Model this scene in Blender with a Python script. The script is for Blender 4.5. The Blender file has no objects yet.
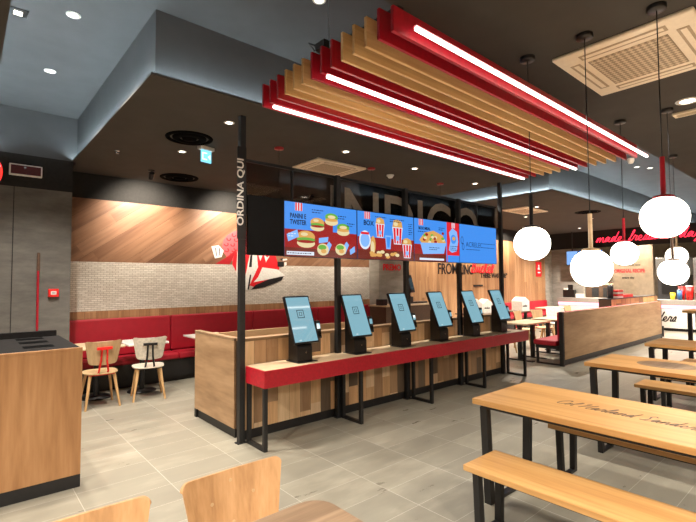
import bpy, bmesh, math, random
from mathutils import Vector, Matrix
random.seed(7)
PI = math.pi
sc = bpy.context.scene
COL = sc.collection

# ------------------------------------------------------------------ materials
def lin(c):
    return tuple(((v/255)/12.92 if v/255 <= 0.04045 else ((v/255+0.055)/1.055)**2.4) for v in c)
def base_mat(name):
    m = bpy.data.materials.new(name); m.use_nodes = True
    nt = m.node_tree; b = nt.nodes['Principled BSDF']
    return m, nt, b
def N(nt, t, **kw):
    n = nt.nodes.new(t)
    for k, v in kw.items(): setattr(n, k, v)
    return n
def math_n(nt, op, a, b=None):
    n = N(nt, 'ShaderNodeMath', operation=op)
    for i, v in enumerate((a, b)):
        if v is None: continue
        if isinstance(v, (int, float)): n.inputs[i].default_value = v
        else: nt.links.new(v, n.inputs[i])
    return n.outputs[0]
def ramp(nt, fac, stops, interp='LINEAR'):
    r = N(nt, 'ShaderNodeValToRGB'); r.color_ramp.interpolation = interp
    el = r.color_ramp.elements
    while len(el) > 1: el.remove(el[-1])
    el[0].position = stops[0][0]; el[0].color = (*lin(stops[0][1]), 1)
    for p, c in stops[1:]:
        e = el.new(p); e.color = (*lin(c), 1)
    nt.links.new(fac, r.inputs[0]); return r.outputs[0]
def plain(name, rgb, rough=.5, metal=0, noise=.04, scale=30, spec=.5):
    """a paint or plastic with a slight procedural mottling"""
    m, nt, b = base_mat(name)
    tc = N(nt, 'ShaderNodeTexCoord'); no = N(nt, 'ShaderNodeTexNoise')
    no.inputs['Scale'].default_value = scale; no.inputs['Detail'].default_value = 3
    nt.links.new(tc.outputs['Object'], no.inputs['Vector'])
    lo = tuple(max(0, v*(1-noise*2)) for v in rgb); hi = tuple(min(255, v*(1+noise*2)) for v in rgb)
    nt.links.new(ramp(nt, no.outputs['Fac'], [(.3, lo), (.7, hi)]), b.inputs['Base Color'])
    b.inputs['Roughness'].default_value = rough; b.inputs['Metallic'].default_value = metal
    b.inputs['Specular IOR Level'].default_value = spec
    return m
def emit(name, rgb, strength, base=(0, 0, 0), raw=None):
    m, nt, b = base_mat(name)
    b.inputs['Base Color'].default_value = (*lin(base), 1)
    b.inputs['Emission Color'].default_value = (*(raw or lin(rgb)), 1)
    b.inputs['Emission Strength'].default_value = strength
    b.inputs['Roughness'].default_value = .25
    return m
def wood(name, dark, mid, light, axis='X', grain=14, stretch=14, rough=.45, plank=None, rotz=0, knots=.0, spec=.4):
    """wood grain running along an object axis, optional planks of their own tone"""
    m, nt, b = base_mat(name)
    tc = N(nt, 'ShaderNodeTexCoord'); mp = N(nt, 'ShaderNodeMapping')
    s = [1.0, 1.0, 1.0]; s['XYZ'.index(axis)] = 1.0/stretch
    mp.inputs['Scale'].default_value = s
    vec = tc.outputs['Object']
    if rotz:
        m0 = N(nt, 'ShaderNodeMapping'); m0.inputs['Rotation'].default_value = (0, rotz, 0)
        nt.links.new(vec, m0.inputs['Vector']); vec = m0.outputs[0]
    nt.links.new(vec, mp.inputs['Vector'])
    src = mp.outputs[0]
    pl_out = None
    if plank:
        sp = N(nt, 'ShaderNodeSeparateXYZ'); nt.links.new(vec, sp.inputs[0])
        a = sp.outputs[plank[0]]; ln = sp.outputs['XYZ'.index(axis)]
        col = math_n(nt, 'FLOOR', math_n(nt, 'DIVIDE', a, plank[1]))
        w1 = N(nt, 'ShaderNodeTexWhiteNoise', noise_dimensions='1D'); nt.links.new(col, w1.inputs['W'])
        row = math_n(nt, 'FLOOR', math_n(nt, 'ADD', math_n(nt, 'DIVIDE', ln, plank[2]), math_n(nt, 'MULTIPLY', w1.outputs['Value'], 5)))
        cb = N(nt, 'ShaderNodeCombineXYZ'); nt.links.new(col, cb.inputs[0]); nt.links.new(row, cb.inputs[1])
        w2 = N(nt, 'ShaderNodeTexWhiteNoise', noise_dimensions='3D'); nt.links.new(cb.outputs[0], w2.inputs['Vector'])
        pl_out = w2
        ad = N(nt, 'ShaderNodeVectorMath', operation='MULTIPLY_ADD')
        nt.links.new(w2.outputs['Color'], ad.inputs[0]); ad.inputs[1].default_value = (7, 7, 7); nt.links.new(src, ad.inputs[2])
        src = ad.outputs[0]
        fr = math_n(nt, 'FRACT', math_n(nt, 'DIVIDE', a, plank[1]))
    n1 = N(nt, 'ShaderNodeTexNoise'); n1.inputs['Scale'].default_value = grain; n1.inputs['Detail'].default_value = 6; n1.inputs['Distortion'].default_value = .6
    n2 = N(nt, 'ShaderNodeTexNoise'); n2.inputs['Scale'].default_value = grain*5; n2.inputs['Detail'].default_value = 4
    nt.links.new(src, n1.inputs['Vector']); nt.links.new(src, n2.inputs['Vector'])
    f = math_n(nt, 'ADD', math_n(nt, 'MULTIPLY', n1.outputs['Fac'], .7), math_n(nt, 'MULTIPLY', n2.outputs['Fac'], .3))
    c = ramp(nt, f, [(.33, dark), (.5, mid), (.66, light)])
    if plank:
        mx = N(nt, 'ShaderNodeMix', data_type='RGBA', blend_type='MULTIPLY'); mx.inputs['Factor'].default_value = 1
        nt.links.new(c, mx.inputs[6])
        tones = plank[3]
        k = len(tones)
        nt.links.new(ramp(nt, pl_out.outputs['Value'], [(i/k, t) for i, t in enumerate(tones)], 'CONSTANT'), mx.inputs[7])
        c = mx.outputs[2]
        gap = ramp(nt, fr, [(0, (70, 60, 50)), (plank[4] if len(plank) > 4 else .02, (255, 255, 255))], 'CONSTANT')
        mg = N(nt, 'ShaderNodeMix', data_type='RGBA', blend_type='MULTIPLY'); mg.inputs['Factor'].default_value = 1
        nt.links.new(c, mg.inputs[6]); nt.links.new(gap, mg.inputs[7]); c = mg.outputs[2]
    nt.links.new(c, b.inputs['Base Color'])
    b.inputs['Roughness'].default_value = rough; b.inputs['Specular IOR Level'].default_value = spec
    bp = N(nt, 'ShaderNodeBump'); bp.inputs['Strength'].default_value = .08; bp.inputs['Distance'].default_value = .01
    nt.links.new(f, bp.inputs['Height']); nt.links.new(bp.outputs[0], b.inputs['Normal'])
    return m
def tile_floor():
    m, nt, b = base_mat('grey stone tiles')
    tc = N(nt, 'ShaderNodeTexCoord'); sp = N(nt, 'ShaderNodeSeparateXYZ'); nt.links.new(tc.outputs['Object'], sp.inputs[0])
    tx = math_n(nt, 'DIVIDE', math_n(nt, 'ADD', sp.outputs[0], 20*.612-1.312), .612)
    ty = math_n(nt, 'DIVIDE', math_n(nt, 'ADD', sp.outputs[1], 40*.3075-3.40), .3075)
    cx = math_n(nt, 'FLOOR', tx); cy = math_n(nt, 'FLOOR', ty)
    cb = N(nt, 'ShaderNodeCombineXYZ'); nt.links.new(cx, cb.inputs[0]); nt.links.new(cy, cb.inputs[1])
    w = N(nt, 'ShaderNodeTexWhiteNoise', noise_dimensions='3D'); nt.links.new(cb.outputs[0], w.inputs['Vector'])
    ad = N(nt, 'ShaderNodeVectorMath', operation='MULTIPLY_ADD'); ad.inputs[1].default_value = (9, 9, 9)
    mp = N(nt, 'ShaderNodeMapping'); mp.inputs['Scale'].default_value = (.8, 2.6, 1); nt.links.new(tc.outputs['Object'], mp.inputs[0])
    nt.links.new(w.outputs['Color'], ad.inputs[0]); nt.links.new(mp.outputs[0], ad.inputs[2])
    n = N(nt, 'ShaderNodeTexNoise'); n.inputs['Scale'].default_value = 2.6; n.inputs['Detail'].default_value = 8; n.inputs['Roughness'].default_value = .62
    nt.links.new(ad.outputs[0], n.inputs['Vector'])
    f = math_n(nt, 'ADD', math_n(nt, 'MULTIPLY', n.outputs['Fac'], .8), math_n(nt, 'MULTIPLY', w.outputs['Value'], .2))
    c = ramp(nt, f, [(.3, (132, 126, 112)), (.5, (141, 135, 119)), (.68, (158, 151, 134))])
    def edge(t, wd):
        fr = math_n(nt, 'FRACT', t)
        return math_n(nt, 'MAXIMUM', math_n(nt, 'LESS_THAN', fr, wd), math_n(nt, 'GREATER_THAN', fr, 1-wd))
    g = math_n(nt, 'MAXIMUM', edge(tx, .0035), edge(ty, .005))
    mx = N(nt, 'ShaderNodeMix', data_type='RGBA'); nt.links.new(g, mx.inputs['Factor']); nt.links.new(c, mx.inputs[6])
    mx.inputs[7].default_value = (*lin((186, 180, 166)), 1)
    nt.links.new(mx.outputs[2], b.inputs['Base Color'])
    nt.links.new(ramp(nt, n.outputs['Fac'], [(.3, (140, 140, 140)), (.7, (175, 175, 175))]), b.inputs['Roughness'])
    b.inputs['Specular IOR Level'].default_value = .4
    return m
def brick_white():
    m, nt, b = base_mat('whitewashed small bricks')
    tc = N(nt, 'ShaderNodeTexCoord'); mp = N(nt, 'ShaderNodeMapping'); mp.inputs['Rotation'].default_value = (PI/2, 0, 0)
    nt.links.new(tc.outputs['Object'], mp.inputs[0])
    br = N(nt, 'ShaderNodeTexBrick'); br.inputs['Scale'].default_value = 1
    br.inputs['Brick Width'].default_value = .085; br.inputs['Row Height'].default_value = .03; br.inputs['Mortar Size'].default_value = .003
    br.inputs['Color1'].default_value = (*lin((222, 214, 202)), 1); br.inputs['Color2'].default_value = (*lin((202, 192, 178)), 1)
    br.inputs['Mortar'].default_value = (*lin((158, 145, 130)), 1)
    nt.links.new(mp.outputs[0], br.inputs['Vector'])
    nt.links.new(br.outputs['Color'], b.inputs['Base Color'])
    bp = N(nt, 'ShaderNodeBump'); bp.inputs['Strength'].default_value = .5; bp.inputs['Distance'].default_value = .01; bp.invert = True
    nt.links.new(br.outputs['Fac'], bp.inputs['Height']); nt.links.new(bp.outputs[0], b.inputs['Normal'])
    b.inputs['Roughness'].default_value = .8
    return m
def concrete(name, a, c, d):
    m, nt, b = base_mat(name)
    tc = N(nt, 'ShaderNodeTexCoord'); mp = N(nt, 'ShaderNodeMapping'); mp.inputs['Scale'].default_value = (1, 1, 3.2); nt.links.new(tc.outputs['Object'], mp.inputs[0])
    n = N(nt, 'ShaderNodeTexNoise'); n.inputs['Scale'].default_value = 2.2; n.inputs['Detail'].default_value = 9; n.inputs['Roughness'].default_value = .65
    nt.links.new(mp.outputs[0], n.inputs['Vector'])
    nt.links.new(ramp(nt, n.outputs['Fac'], [(.3, a), (.5, c), (.72, d)]), b.inputs['Base Color'])
    b.inputs['Roughness'].default_value = .7; b.inputs['Specular IOR Level'].default_value = .25
    return m
def glass_mat(name, tint, gloss=.12):
    m, nt, b = base_mat(name)
    out = nt.nodes['Material Output']; nt.nodes.remove(b)
    t = N(nt, 'ShaderNodeBsdfTransparent'); t.inputs[0].default_value = (*tint, 1)
    g = N(nt, 'ShaderNodeBsdfGlossy'); g.inputs['Roughness'].default_value = .03
    fr = N(nt, 'ShaderNodeFresnel'); fr.inputs[0].default_value = 1.45
    mx = N(nt, 'ShaderNodeMixShader'); nt.links.new(fr.outputs[0], mx.inputs[0]); nt.links.new(t.outputs[0], mx.inputs[1]); nt.links.new(g.outputs[0], mx.inputs[2])
    nt.links.new(mx.outputs[0], out.inputs[0]); return m
def perforated(name, rgb, hole, pitch):
    m, nt, b = base_mat(name)
    tc = N(nt, 'ShaderNodeTexCoord'); mp = N(nt, 'ShaderNodeMapping'); mp.inputs['Rotation'].default_value = (0, 0, PI/4); nt.links.new(tc.outputs['Object'], mp.inputs[0])
    ch = N(nt, 'ShaderNodeTexChecker'); ch.inputs['Scale'].default_value = 1/pitch
    ch.inputs[1].default_value = (*lin(rgb), 1); ch.inputs[2].default_value = (*lin(hole), 1)
    nt.links.new(mp.outputs[0], ch.inputs[0]); nt.links.new(ch.outputs[0], b.inputs['Base Color'])
    b.inputs['Roughness'].default_value = .6
    return m

M = {}
M['floor'] = tile_floor()
M['ceil'] = plain('anthracite ceiling paint', (74, 71, 67), .85, noise=.015, scale=4, spec=.2)
M['band'] = plain('black wall paint', (40, 38, 36), .8, noise=.03, spec=.2)
M['cove'] = plain('dark grey cove paint', (80, 80, 80), .85, noise=.015, scale=4, spec=.2)
M['black'] = plain('black powder coated steel', (24, 23, 23), .45, noise=.05)
M['post'] = plain('dark grey steel', (30, 30, 30), .5, noise=.05)
M['blackp'] = plain('black plastic', (17, 17, 18), .35, noise=.04)
M['matt_black'] = plain('matt black board', (17, 16, 16), .8, noise=.04, spec=.15)
M['red_lam'] = plain('red laminate', (176, 24, 40), .4, noise=.03)
M['red_lac'] = plain('red lacquer', (158, 16, 34), .4, noise=.03)
M['red_leather'] = plain('red upholstery', (158, 14, 34), .5, noise=.015, scale=12)
M['red_plastic'] = plain('bright red plastic', (224, 34, 30), .35)
M['red_paint'] = plain('red print', (222, 26, 36), .5, noise=.02)
M['pink_print'] = plain('pale red print', (228, 92, 96), .5, noise=.02)
M['darkred_print'] = plain('deep red print', (170, 26, 34), .5, noise=.02)
M['white_print'] = plain('white print', (232, 228, 220), .5, noise=.02)
M['black_print'] = plain('black print', (24, 22, 22), .5, noise=.02)
M['grey_film'] = plain('pale grey film', (150, 142, 132), .6, noise=.02)
M['white_p'] = plain('white plastic', (225, 222, 215), .4, noise=.02)
M['cream_p'] = plain('cream plastic', (240, 226, 202), .5, noise=.008)
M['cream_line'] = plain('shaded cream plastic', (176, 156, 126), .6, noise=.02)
M['grille'] = perforated('perforated cream grille', (206, 188, 158), (150, 132, 108), .03)
M['white_lam'] = plain('white laminate', (226, 222, 214), .35, noise=.02)
M['white_seat'] = plain('off white laminate', (214, 204, 186), .4, noise=.03)
M['steel'] = plain('brushed steel', (176, 178, 180), .32, metal=.9, noise=.05)
M['darksteel'] = plain('dark kitchen metal', (70, 70, 72), .4, metal=.6)
M['chrome'] = plain('chrome', (200, 200, 200), .2, metal=1)
M['yellow_p'] = plain('yellow plastic', (236, 200, 40), .4)
M['blue_p'] = plain('blue plastic', (50, 96, 140), .4)
M['brown'] = plain('brown laminate', (92, 70, 54), .5)
M['tan_wall'] = plain('tan kitchen panel', (126, 110, 91), .7, noise=.04, scale=6)
M['paper'] = plain('white paper', (232, 226, 216), .7, noise=.02)
M['grey_conc'] = concrete('grey concrete panel', (88, 85, 80), (104, 100, 94), (118, 114, 107))
M['w_table'] = wood('golden oak', (186, 134, 78), (206, 156, 95), (218, 172, 112), 'Y', 9, 22, .38)
M['w_lam'] = wood('oak slat', (186, 146, 96), (208, 170, 118), (222, 186, 136), 'X', 12, 18, .5)
M['w_cab'] = wood('warm oak veneer', (146, 102, 64), (170, 124, 80), (184, 138, 94), 'Z', 8, 10, .5)
M['w_ply'] = wood('oak plywood', (164, 122, 80), (184, 140, 94), (198, 154, 108), 'Z', 16, 12, .45)
M['vent'] = plain('flat black vent', (8, 8, 8), .9, spec=.03)
M['bin_top'] = plain('matt black tray', (36, 34, 33), .9, noise=.04, spec=.05)
M['grey_lit'] = concrete('lit grey concrete panel', (128, 121, 111), (150, 143, 132), (166, 159, 148))  # lighter copy of the grey concrete, lamp light put into its colour
M['letter_film'] = plain('dim grey film', (134, 127, 117), .7, noise=.03)
M['w_cap'] = wood('oak edge strip', (122, 96, 68), (142, 114, 84), (160, 130, 98), 'X', 8, 12, .5)
M['w_top'] = wood('brown ash top', (118, 96, 74), (146, 120, 94), (166, 140, 112), 'X', 10, 18, .45)
M['w_part'] = wood('knotty oak board', (150, 114, 78), (174, 138, 98), (190, 154, 114), 'X', 6, 7, .5)
M['w_party'] = wood('knotty oak end board', (146, 114, 82), (170, 136, 100), (186, 152, 116), 'Y', 6, 6, .5)
M['w_leg'] = wood('beech', (170, 130, 84), (194, 154, 104), (208, 170, 122), 'Z', 16, 10, .5)
M['w_back'] = wood('tan plywood', (172, 140, 100), (192, 160, 118), (204, 172, 130), 'Z', 12, 8, .5)
M['w_cream'] = wood('pale table top', (200, 172, 134), (214, 188, 152), (224, 200, 168), 'X', 8, 12, .4)
T = [(246, 226, 198), (200, 178, 154), (240, 218, 188), (136, 128, 120), (226, 200, 168), (253, 243, 226), (182, 160, 138), (236, 208, 174), (118, 110, 104), (244, 230, 206)]
M['w_patch'] = wood('patchwork planks', (206, 182, 152), (228, 206, 178), (240, 222, 198), 'Z', 10, 10, .5, plank=(0, .145, .58, T, .015))
M['w_diag'] = wood('diagonal oak boards', (116, 84, 64), (142, 106, 82), (158, 122, 97), 'X', 6, 14, .5, plank=(2, .2, 2.4, [(255, 250, 244), (236, 226, 216), (246, 238, 228), (228, 216, 204)], .006), rotz=math.radians(36))
M['w_vert'] = wood('vertical oak boards', (138, 104, 74), (168, 130, 95), (186, 148, 110), 'Z', 8, 14, .5, plank=(0, .16, 2.6, [(255, 250, 244), (240, 230, 218), (248, 240, 230), (230, 218, 204)], .01))
M['brick'] = brick_white()
M['glass'] = glass_mat('smoked glass', (.58, .56, .54))
M['globe'] = emit('lit opal glass', (255, 244, 226), 3.6, (240, 236, 228))
M['tube'] = emit('lit tube diffuser', (255, 246, 234), 3.1)
M['cove_led'] = emit('cool cove strip', (206, 226, 236), 70)
M['cove_dim'] = emit('dimmer cool cove strip', (206, 226, 236), 30)
M['spot_led'] = emit('downlight lens', (255, 244, 226), 5)
M['pink_led'] = emit('pink counter strip', (255, 120, 140), 2.2)
M['neon'] = emit('red neon tube', (255, 44, 66), 1.1)
M['k_screen'] = emit('teal kiosk screen', (126, 172, 186), 0.42, (30, 36, 40))
M['k_screen'].node_tree.nodes['Principled BSDF'].inputs['Roughness'].default_value = .05; M['k_screen'].node_tree.nodes['Principled BSDF'].inputs['Specular IOR Level'].default_value = 1.0
M['k_icon'] = emit('grey kiosk icon', (62, 84, 92), 0.205)
M['k_white'] = emit('white kiosk mark', (220, 240, 245), 0.328)
M['s_blue'] = emit('blue screen', (72, 150, 246), 0.369)
M['s_dark'] = emit('dark screen text', (16, 30, 62), 0.246)
M['s_red'] = emit('red screen area', (176, 40, 40), 0.307)
M['s_brown'] = emit('brown screen area', (122, 46, 36), 0.328)
M['s_bright'] = emit('bright red screen area', (226, 40, 52), 0.389)
M['s_white'] = emit('white screen area', (226, 234, 248), 0.389)
M['s_pale'] = emit('pale blue screen area', (134, 186, 252), 0.389)
M['s_bun'] = emit('bun tone', (226, 170, 92), 0.369)
M['s_cream'] = emit('crumb tone', (240, 220, 168), 0.369)
M['s_green'] = emit('salad tone', (110, 180, 70), 0.369)
M['exit'] = emit('lit exit panel', (130, 215, 245), 0.55)
M['exit_w'] = emit('lit exit symbol', (240, 250, 255), 0.6)
M['led_dark'] = plain('dark red lens', (78, 20, 22), .3)

# ------------------------------------------------------------------ mesh builder
class MB:
    def __init__(s): s.v = []; s.f = []; s.mi = []; s.sm = []
    def add(s, vs, fs, mi=0, smooth=False):
        o = len(s.v); s.v += [tuple(v) for v in vs]
        for f in fs: s.f.append([i+o for i in f]); s.mi.append(mi); s.sm.append(smooth)
        return s
    def box(s, x0, x1, y0, y1, z0, z1, mi=0, mat=None):
        vs = [Vector(p) for p in ((x0,y0,z0),(x1,y0,z0),(x1,y1,z0),(x0,y1,z0),(x0,y0,z1),(x1,y0,z1),(x1,y1,z1),(x0,y1,z1))]
        if mat: vs = [mat @ v for v in vs]
        return s.add(vs, [(0,3,2,1),(4,5,6,7),(0,1,5,4),(1,2,6,5),(2,3,7,6),(3,0,4,7)], mi)
    def prism(s, poly, a0, a1, plane='XY', mi=0, mat=None):
        """polygon (counter-clockwise) in a plane, extruded along the third axis"""
        def P(p, a):
            v = {'XY': (p[0], p[1], a), 'XZ': (p[0], a, p[1]), 'YZ': (a, p[0], p[1])}[plane]
            return mat @ Vector(v) if mat else Vector(v)
        n = len(poly)
        vs = [P(p, a0) for p in poly] + [P(p, a1) for p in poly]
        fs = [tuple(range(n))[::-1], tuple(range(n, 2*n))] + [(i, (i+1) % n, n+(i+1) % n, n+i) for i in range(n)]
        return s.add(vs, fs, mi)
    def tube(s, pts, r, seg=8, mi=0, cap=True):
        pts = [Vector(p) for p in pts]; n = len(pts)
        rs = r if isinstance(r, (list, tuple)) else [r]*n
        vs = []; up = None
        for i, p in enumerate(pts):
            t = (pts[min(i+1, n-1)]-pts[max(i-1, 0)]).normalized()
            if up is None:
                up = Vector((0, 0, 1)) if abs(t.z) < .9 else Vector((1, 0, 0))
            a = t.cross(up)
            if a.length < 1e-5: a = t.orthogonal()
            a.normalize(); b = a.cross(t).normalized(); up = b
            for k in range(seg):
                th = 2*PI*k/seg; vs.append(p+a*math.cos(th)*rs[i]+b*math.sin(th)*rs[i])
        fs = [(i*seg+k, i*seg+(k+1) % seg, (i+1)*seg+(k+1) % seg, (i+1)*seg+k) for i in range(n-1) for k in range(seg)]
        s.add(vs, fs, mi, True)
        if cap: s.add([vs[k] for k in range(seg)], [tuple(range(seg))[::-1]], mi); s.add([vs[(n-1)*seg+k] for k in range(seg)], [tuple(range(seg))], mi)
        return s
    def lathe(s, prof, c=(0, 0, 0), seg=32, mi=0, smooth=True):
        vs = []; n = len(prof)
        for r, z in prof:
            for k in range(seg):
                th = 2*PI*k/seg; vs.append((c[0]+r*math.cos(th), c[1]+r*math.sin(th), c[2]+z))
        fs = [(i*seg+k, i*seg+(k+1) % seg, (i+1)*seg+(k+1) % seg, (i+1)*seg+k) for i in range(n-1) for k in range(seg)]
        return s.add(vs, fs, mi, smooth)
    def poly(s, pts, mi=0):
        return s.add(pts, [tuple(range(len(pts)))], mi)
    def ribbon(s, pts, w, axes, org, th=.001, mi=0):
        """flat stroke of width w along 2-D points, in a plane given by two axes"""
        ax, ay = Vector(axes[0]), Vector(axes[1]); nz = ax.cross(ay); o = Vector(org)
        vs = []
        n = len(pts)
        for i, p in enumerate(pts):
            a = Vector(pts[max(i-1, 0)]); b = Vector(pts[min(i+1, n-1)])
            t = b-a
            t = t.normalized() if t.length > 1e-9 else Vector((1, 0))
            q = Vector((-t.y, t.x))*w/2
            for sg in (1, -1):
                x, y = p[0]+q.x*sg, p[1]+q.y*sg
                vs.append(o+ax*x+ay*y+nz*th)
        fs = [(2*i, 2*i+1, 2*i+3, 2*i+2) for i in range(n-1)]
        return s.add(vs, fs, mi)
    def build(s, name, mats, parent=None, bevel=0, loc=None, seg=2):
        if not isinstance(mats, (list, tuple)): mats = [mats]
        me = bpy.data.meshes.new(name); me.from_pydata(s.v, [], s.f)
        for m in mats: me.materials.append(M[m] if isinstance(m, str) else m)
        me.polygons.foreach_set('material_index', s.mi); me.polygons.foreach_set('use_smooth', s.sm)
        me.update()
        bm = bmesh.new(); bm.from_mesh(me); bmesh.ops.recalc_face_normals(bm, faces=bm.faces); bm.to_mesh(me); bm.free()
        o = bpy.data.objects.new(name, me); COL.objects.link(o)
        if parent: o.parent = parent
        if loc: o.location = loc
        if bevel:
            b = o.modifiers.new('edge', 'BEVEL'); b.width = bevel; b.segments = seg; b.limit_method = 'ANGLE'; b.angle_limit = math.radians(50)
        return o
def bx(*a, **k): return MB().box(*a, **k)
def thing(name, label, cat, loc=(0, 0, 0), rz=0, group=None):
    o = bpy.data.objects.new(name, None); COL.objects.link(o); o.empty_display_size = .1
    o.location = loc; o.rotation_euler = (0, 0, rz); o['label'] = label; o['category'] = cat
    if group: o['group'] = group
    return o
def tag(o, label, cat, group=None, kind=None):
    o['label'] = label; o['category'] = cat
    if group: o['group'] = group
    if kind: o['kind'] = kind
    return o
def struct(name, mb, m, bevel=0):
    o = mb.build(name, m, None, bevel); o['kind'] = 'structure'; return o
def kids(o): return [c for c in bpy.data.objects if c.parent == o]
def dup(root, loc, rz=None, label=None):
    def cp(o, par):
        c = o.copy(); COL.objects.link(c)
        if par: c.parent = par
        for ch in kids(o): cp(ch, c)
        return c
    r = cp(root, None); r.location = loc
    if rz is not None: r.rotation_euler = (0, 0, rz)
    if label: r['label'] = label
    return r
def text_mesh(body, size, bold=0.0, ext=.001, align='LEFT', shear=0, sx=1):
    cu = bpy.data.curves.new('lettering', 'FONT'); cu.body = body; cu.size = size; cu.offset = bold; cu.extrude = ext; cu.align_x = align; cu.shear = shear
    cu.resolution_u = 4
    ob = bpy.data.objects.new('lettering', cu); COL.objects.link(ob)
    dg = bpy.context.evaluated_depsgraph_get()
    me = bpy.data.meshes.new_from_object(ob.evaluated_get(dg))
    COL.objects.unlink(ob); bpy.data.objects.remove(ob); bpy.data.curves.remove(cu)
    if sx != 1:
        for v in me.vertices: v.co.x *= sx
    return me
def text(name, body, size, m, parent, mat, **kw):
    me = text_mesh(body, size, **kw); me.transform(mat); me.materials.clear(); me.materials.append(M[m])
    o = bpy.data.objects.new(name, me); COL.objects.link(o)
    if parent: o.parent = parent
    return o
def frame_mat(o, ax, ay):
    ax, ay = Vector(ax), Vector(ay); az = ax.cross(ay)
    return Matrix(((ax.x, ay.x, az.x, o[0]), (ax.y, ay.y, az.y, o[1]), (ax.z, ay.z, az.z, o[2]), (0, 0, 0, 1)))
FRONT = ((1, 0, 0), (0, 0, 1))       # text read from -Y
WEST = ((0, -1, 0), (0, 0, 1))       # text read from -X
def catmull(pts, sub=5):
    out = []; n = len(pts)
    for i in range(n-1):
        p0, p1, p2, p3 = (Vector(pts[max(i-1, 0)]), Vector(pts[i]), Vector(pts[i+1]), Vector(pts[min(i+2, n-1)]))
        for k in range(sub):
            t = k/sub
            out.append(.5*((2*p1)+(p2-p0)*t+(2*p0-5*p1+4*p2-p3)*t*t+(3*p1-p0-3*p2+p3)*t**3))
    out.append(Vector(pts[-1])); return out
SCRIPT = {
 'a': (1, [(0,.1),(.5,.9),(.25,1),(.05,.5),(.25,.02),(.6,.5),(.68,.95),(.65,.2),(.8,0),(1,.1)]),
 'd': (1, [(0,.1),(.5,.9),(.25,1),(.05,.5),(.25,.02),(.6,.6),(.78,2.1),(.66,.3),(.8,0),(1,.1)]),
 'e': (.8, [(0,.1),(.5,.55),(.45,.95),(.2,.9),(.1,.4),(.35,0),(.8,.1)]),
 'l': (.6, [(0,.1),(.4,1.2),(.45,2),(.25,2),(.15,.6),(.3,0),(.6,.1)]),
 'o': (.75, [(0,.1),(.35,1),(.1,.6),(.25,0),(.55,.4),(.4,.95),(.75,.8)]),
 'h': (.9, [(0,.1),(.4,1.3),(.4,2),(.2,1.9),(.1,0),(.2,.7),(.5,1),(.6,.6),(.62,.05),(.9,.1)]),
 'n': (.95, [(0,.1),(.15,1),(.15,0),(.3,.7),(.55,1),(.65,.5),(.7,.05),(.95,.1)]),
 'm': (1.4, [(0,.1),(.15,1),(.15,0),(.3,.7),(.5,1),(.58,.5),(.58,0),(.75,.7),(.98,1),(1.08,.5),(1.12,.05),(1.4,.1)]),
 'r': (.75, [(0,.1),(.2,1.1),(.3,.9),(.55,.95),(.5,.2),(.6,.02),(.75,.1)]),
 's': (.7, [(0,.1),(.35,1.1),(.5,.5),(.3,0),(.1,.1),(.45,.05),(.7,.1)]),
 'f': (.6, [(0,.1),(.4,1.3),(.5,2.1),(.3,2),(.2,0),(.15,-.9),(.3,-.8),(.25,0),(.6,.1)]),
 'i': (.5, [(0,.1),(.2,1),(.2,.1),(.5,.1)]),
 'k': (.9, [(0,.1),(.4,1.3),(.4,2),(.2,1.9),(.1,0),(.2,.6),(.55,1),(.3,.6),(.6,0),(.9,.1)]),
 'y': (.9, [(0,.1),(.15,1),(.25,.1),(.55,.3),(.65,1),(.5,-.7),(.2,-.8),(.6,0),(.9,.1)]),
 'u': (.95, [(0,.1),(.15,1),(.2,.1),(.5,.2),(.65,1),(.68,.05),(.95,.1)]),
 'c': (.75, [(0,.1),(.45,.9),(.3,1),(.08,.5),(.3,0),(.75,.1)]),
 't': (.6, [(0,.1),(.3,1.8),(.2,.3),(.35,0),(.3,1.1),(.6,1.1),(.35,.3),(.6,.1)]),
 'C': (1.2, [(.95,1.6),(.8,2.1),(.35,1.8),(.1,1),(.3,.1),(.8,.05),(1.2,.2)]),
 'H': (1.6, [(0,1.7),(.35,2.1),(.3,1),(.15,0),(.4,1),(1,1.2),(1.25,2.1),(1.05,.3),(1.25,0),(1.6,.1)]),
 'S': (1.3, [(1,1.8),(.7,2.2),(.4,1.7),(.75,.9),(.6,.1),(.15,.1),(.5,0),(1.3,.1)]),
 'B': (1.3, [(.2,0),(.35,2),(.8,2.1),(.8,1.3),(.35,1.1),(.95,.9),(.85,.1),(.3,.05),(1.3,.1)]),
}
def script(word, h, shear=.35, sx=1.0):
    """joined handwriting: list of strokes (2-D points) with x-height h, and the total width"""
    x = 0; strokes = []; cur = []
    for ch in word:
        if ch == ' ':
            if cur: strokes.append(cur); cur = []
            x += .6; continue
        w, pts = SCRIPT[ch]
        cur += [(x+px, py) for px, py in (pts if not cur else pts[1:])]
        x += w
    if cur: strokes.append(cur)
    return [[((p.x+p.y*shear)*h*sx, p.y*h) for p in catmull(s, 4)] for s in strokes], x*h*sx

# ------------------------------------------------------------------ camera
Hc = 1.62
cam = bpy.data.cameras.new('camera'); co = bpy.data.objects.new('camera', cam); COL.objects.link(co)
cam.sensor_width = 36; cam.sensor_fit = 'HORIZONTAL'; cam.lens = 446.757/696*36; cam.clip_start = .02
yaw, pit, rol = .858336, .04419194, -.00623375
fw = Vector((math.cos(yaw)*math.cos(pit), math.sin(yaw)*math.cos(pit), math.sin(pit)))
rt = Vector((math.sin(yaw), -math.cos(yaw), 0)); up = rt.cross(fw)
r2 = rt*math.cos(rol)+up*math.sin(rol); u2 = up*math.cos(rol)-rt*math.sin(rol)
co.matrix_world = Matrix(((r2.x, u2.x, -fw.x, 0), (r2.y, u2.y, -fw.y, 0), (r2.z, u2.z, -fw.z, Hc), (0, 0, 0, 1)))
sc.camera = co

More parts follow.
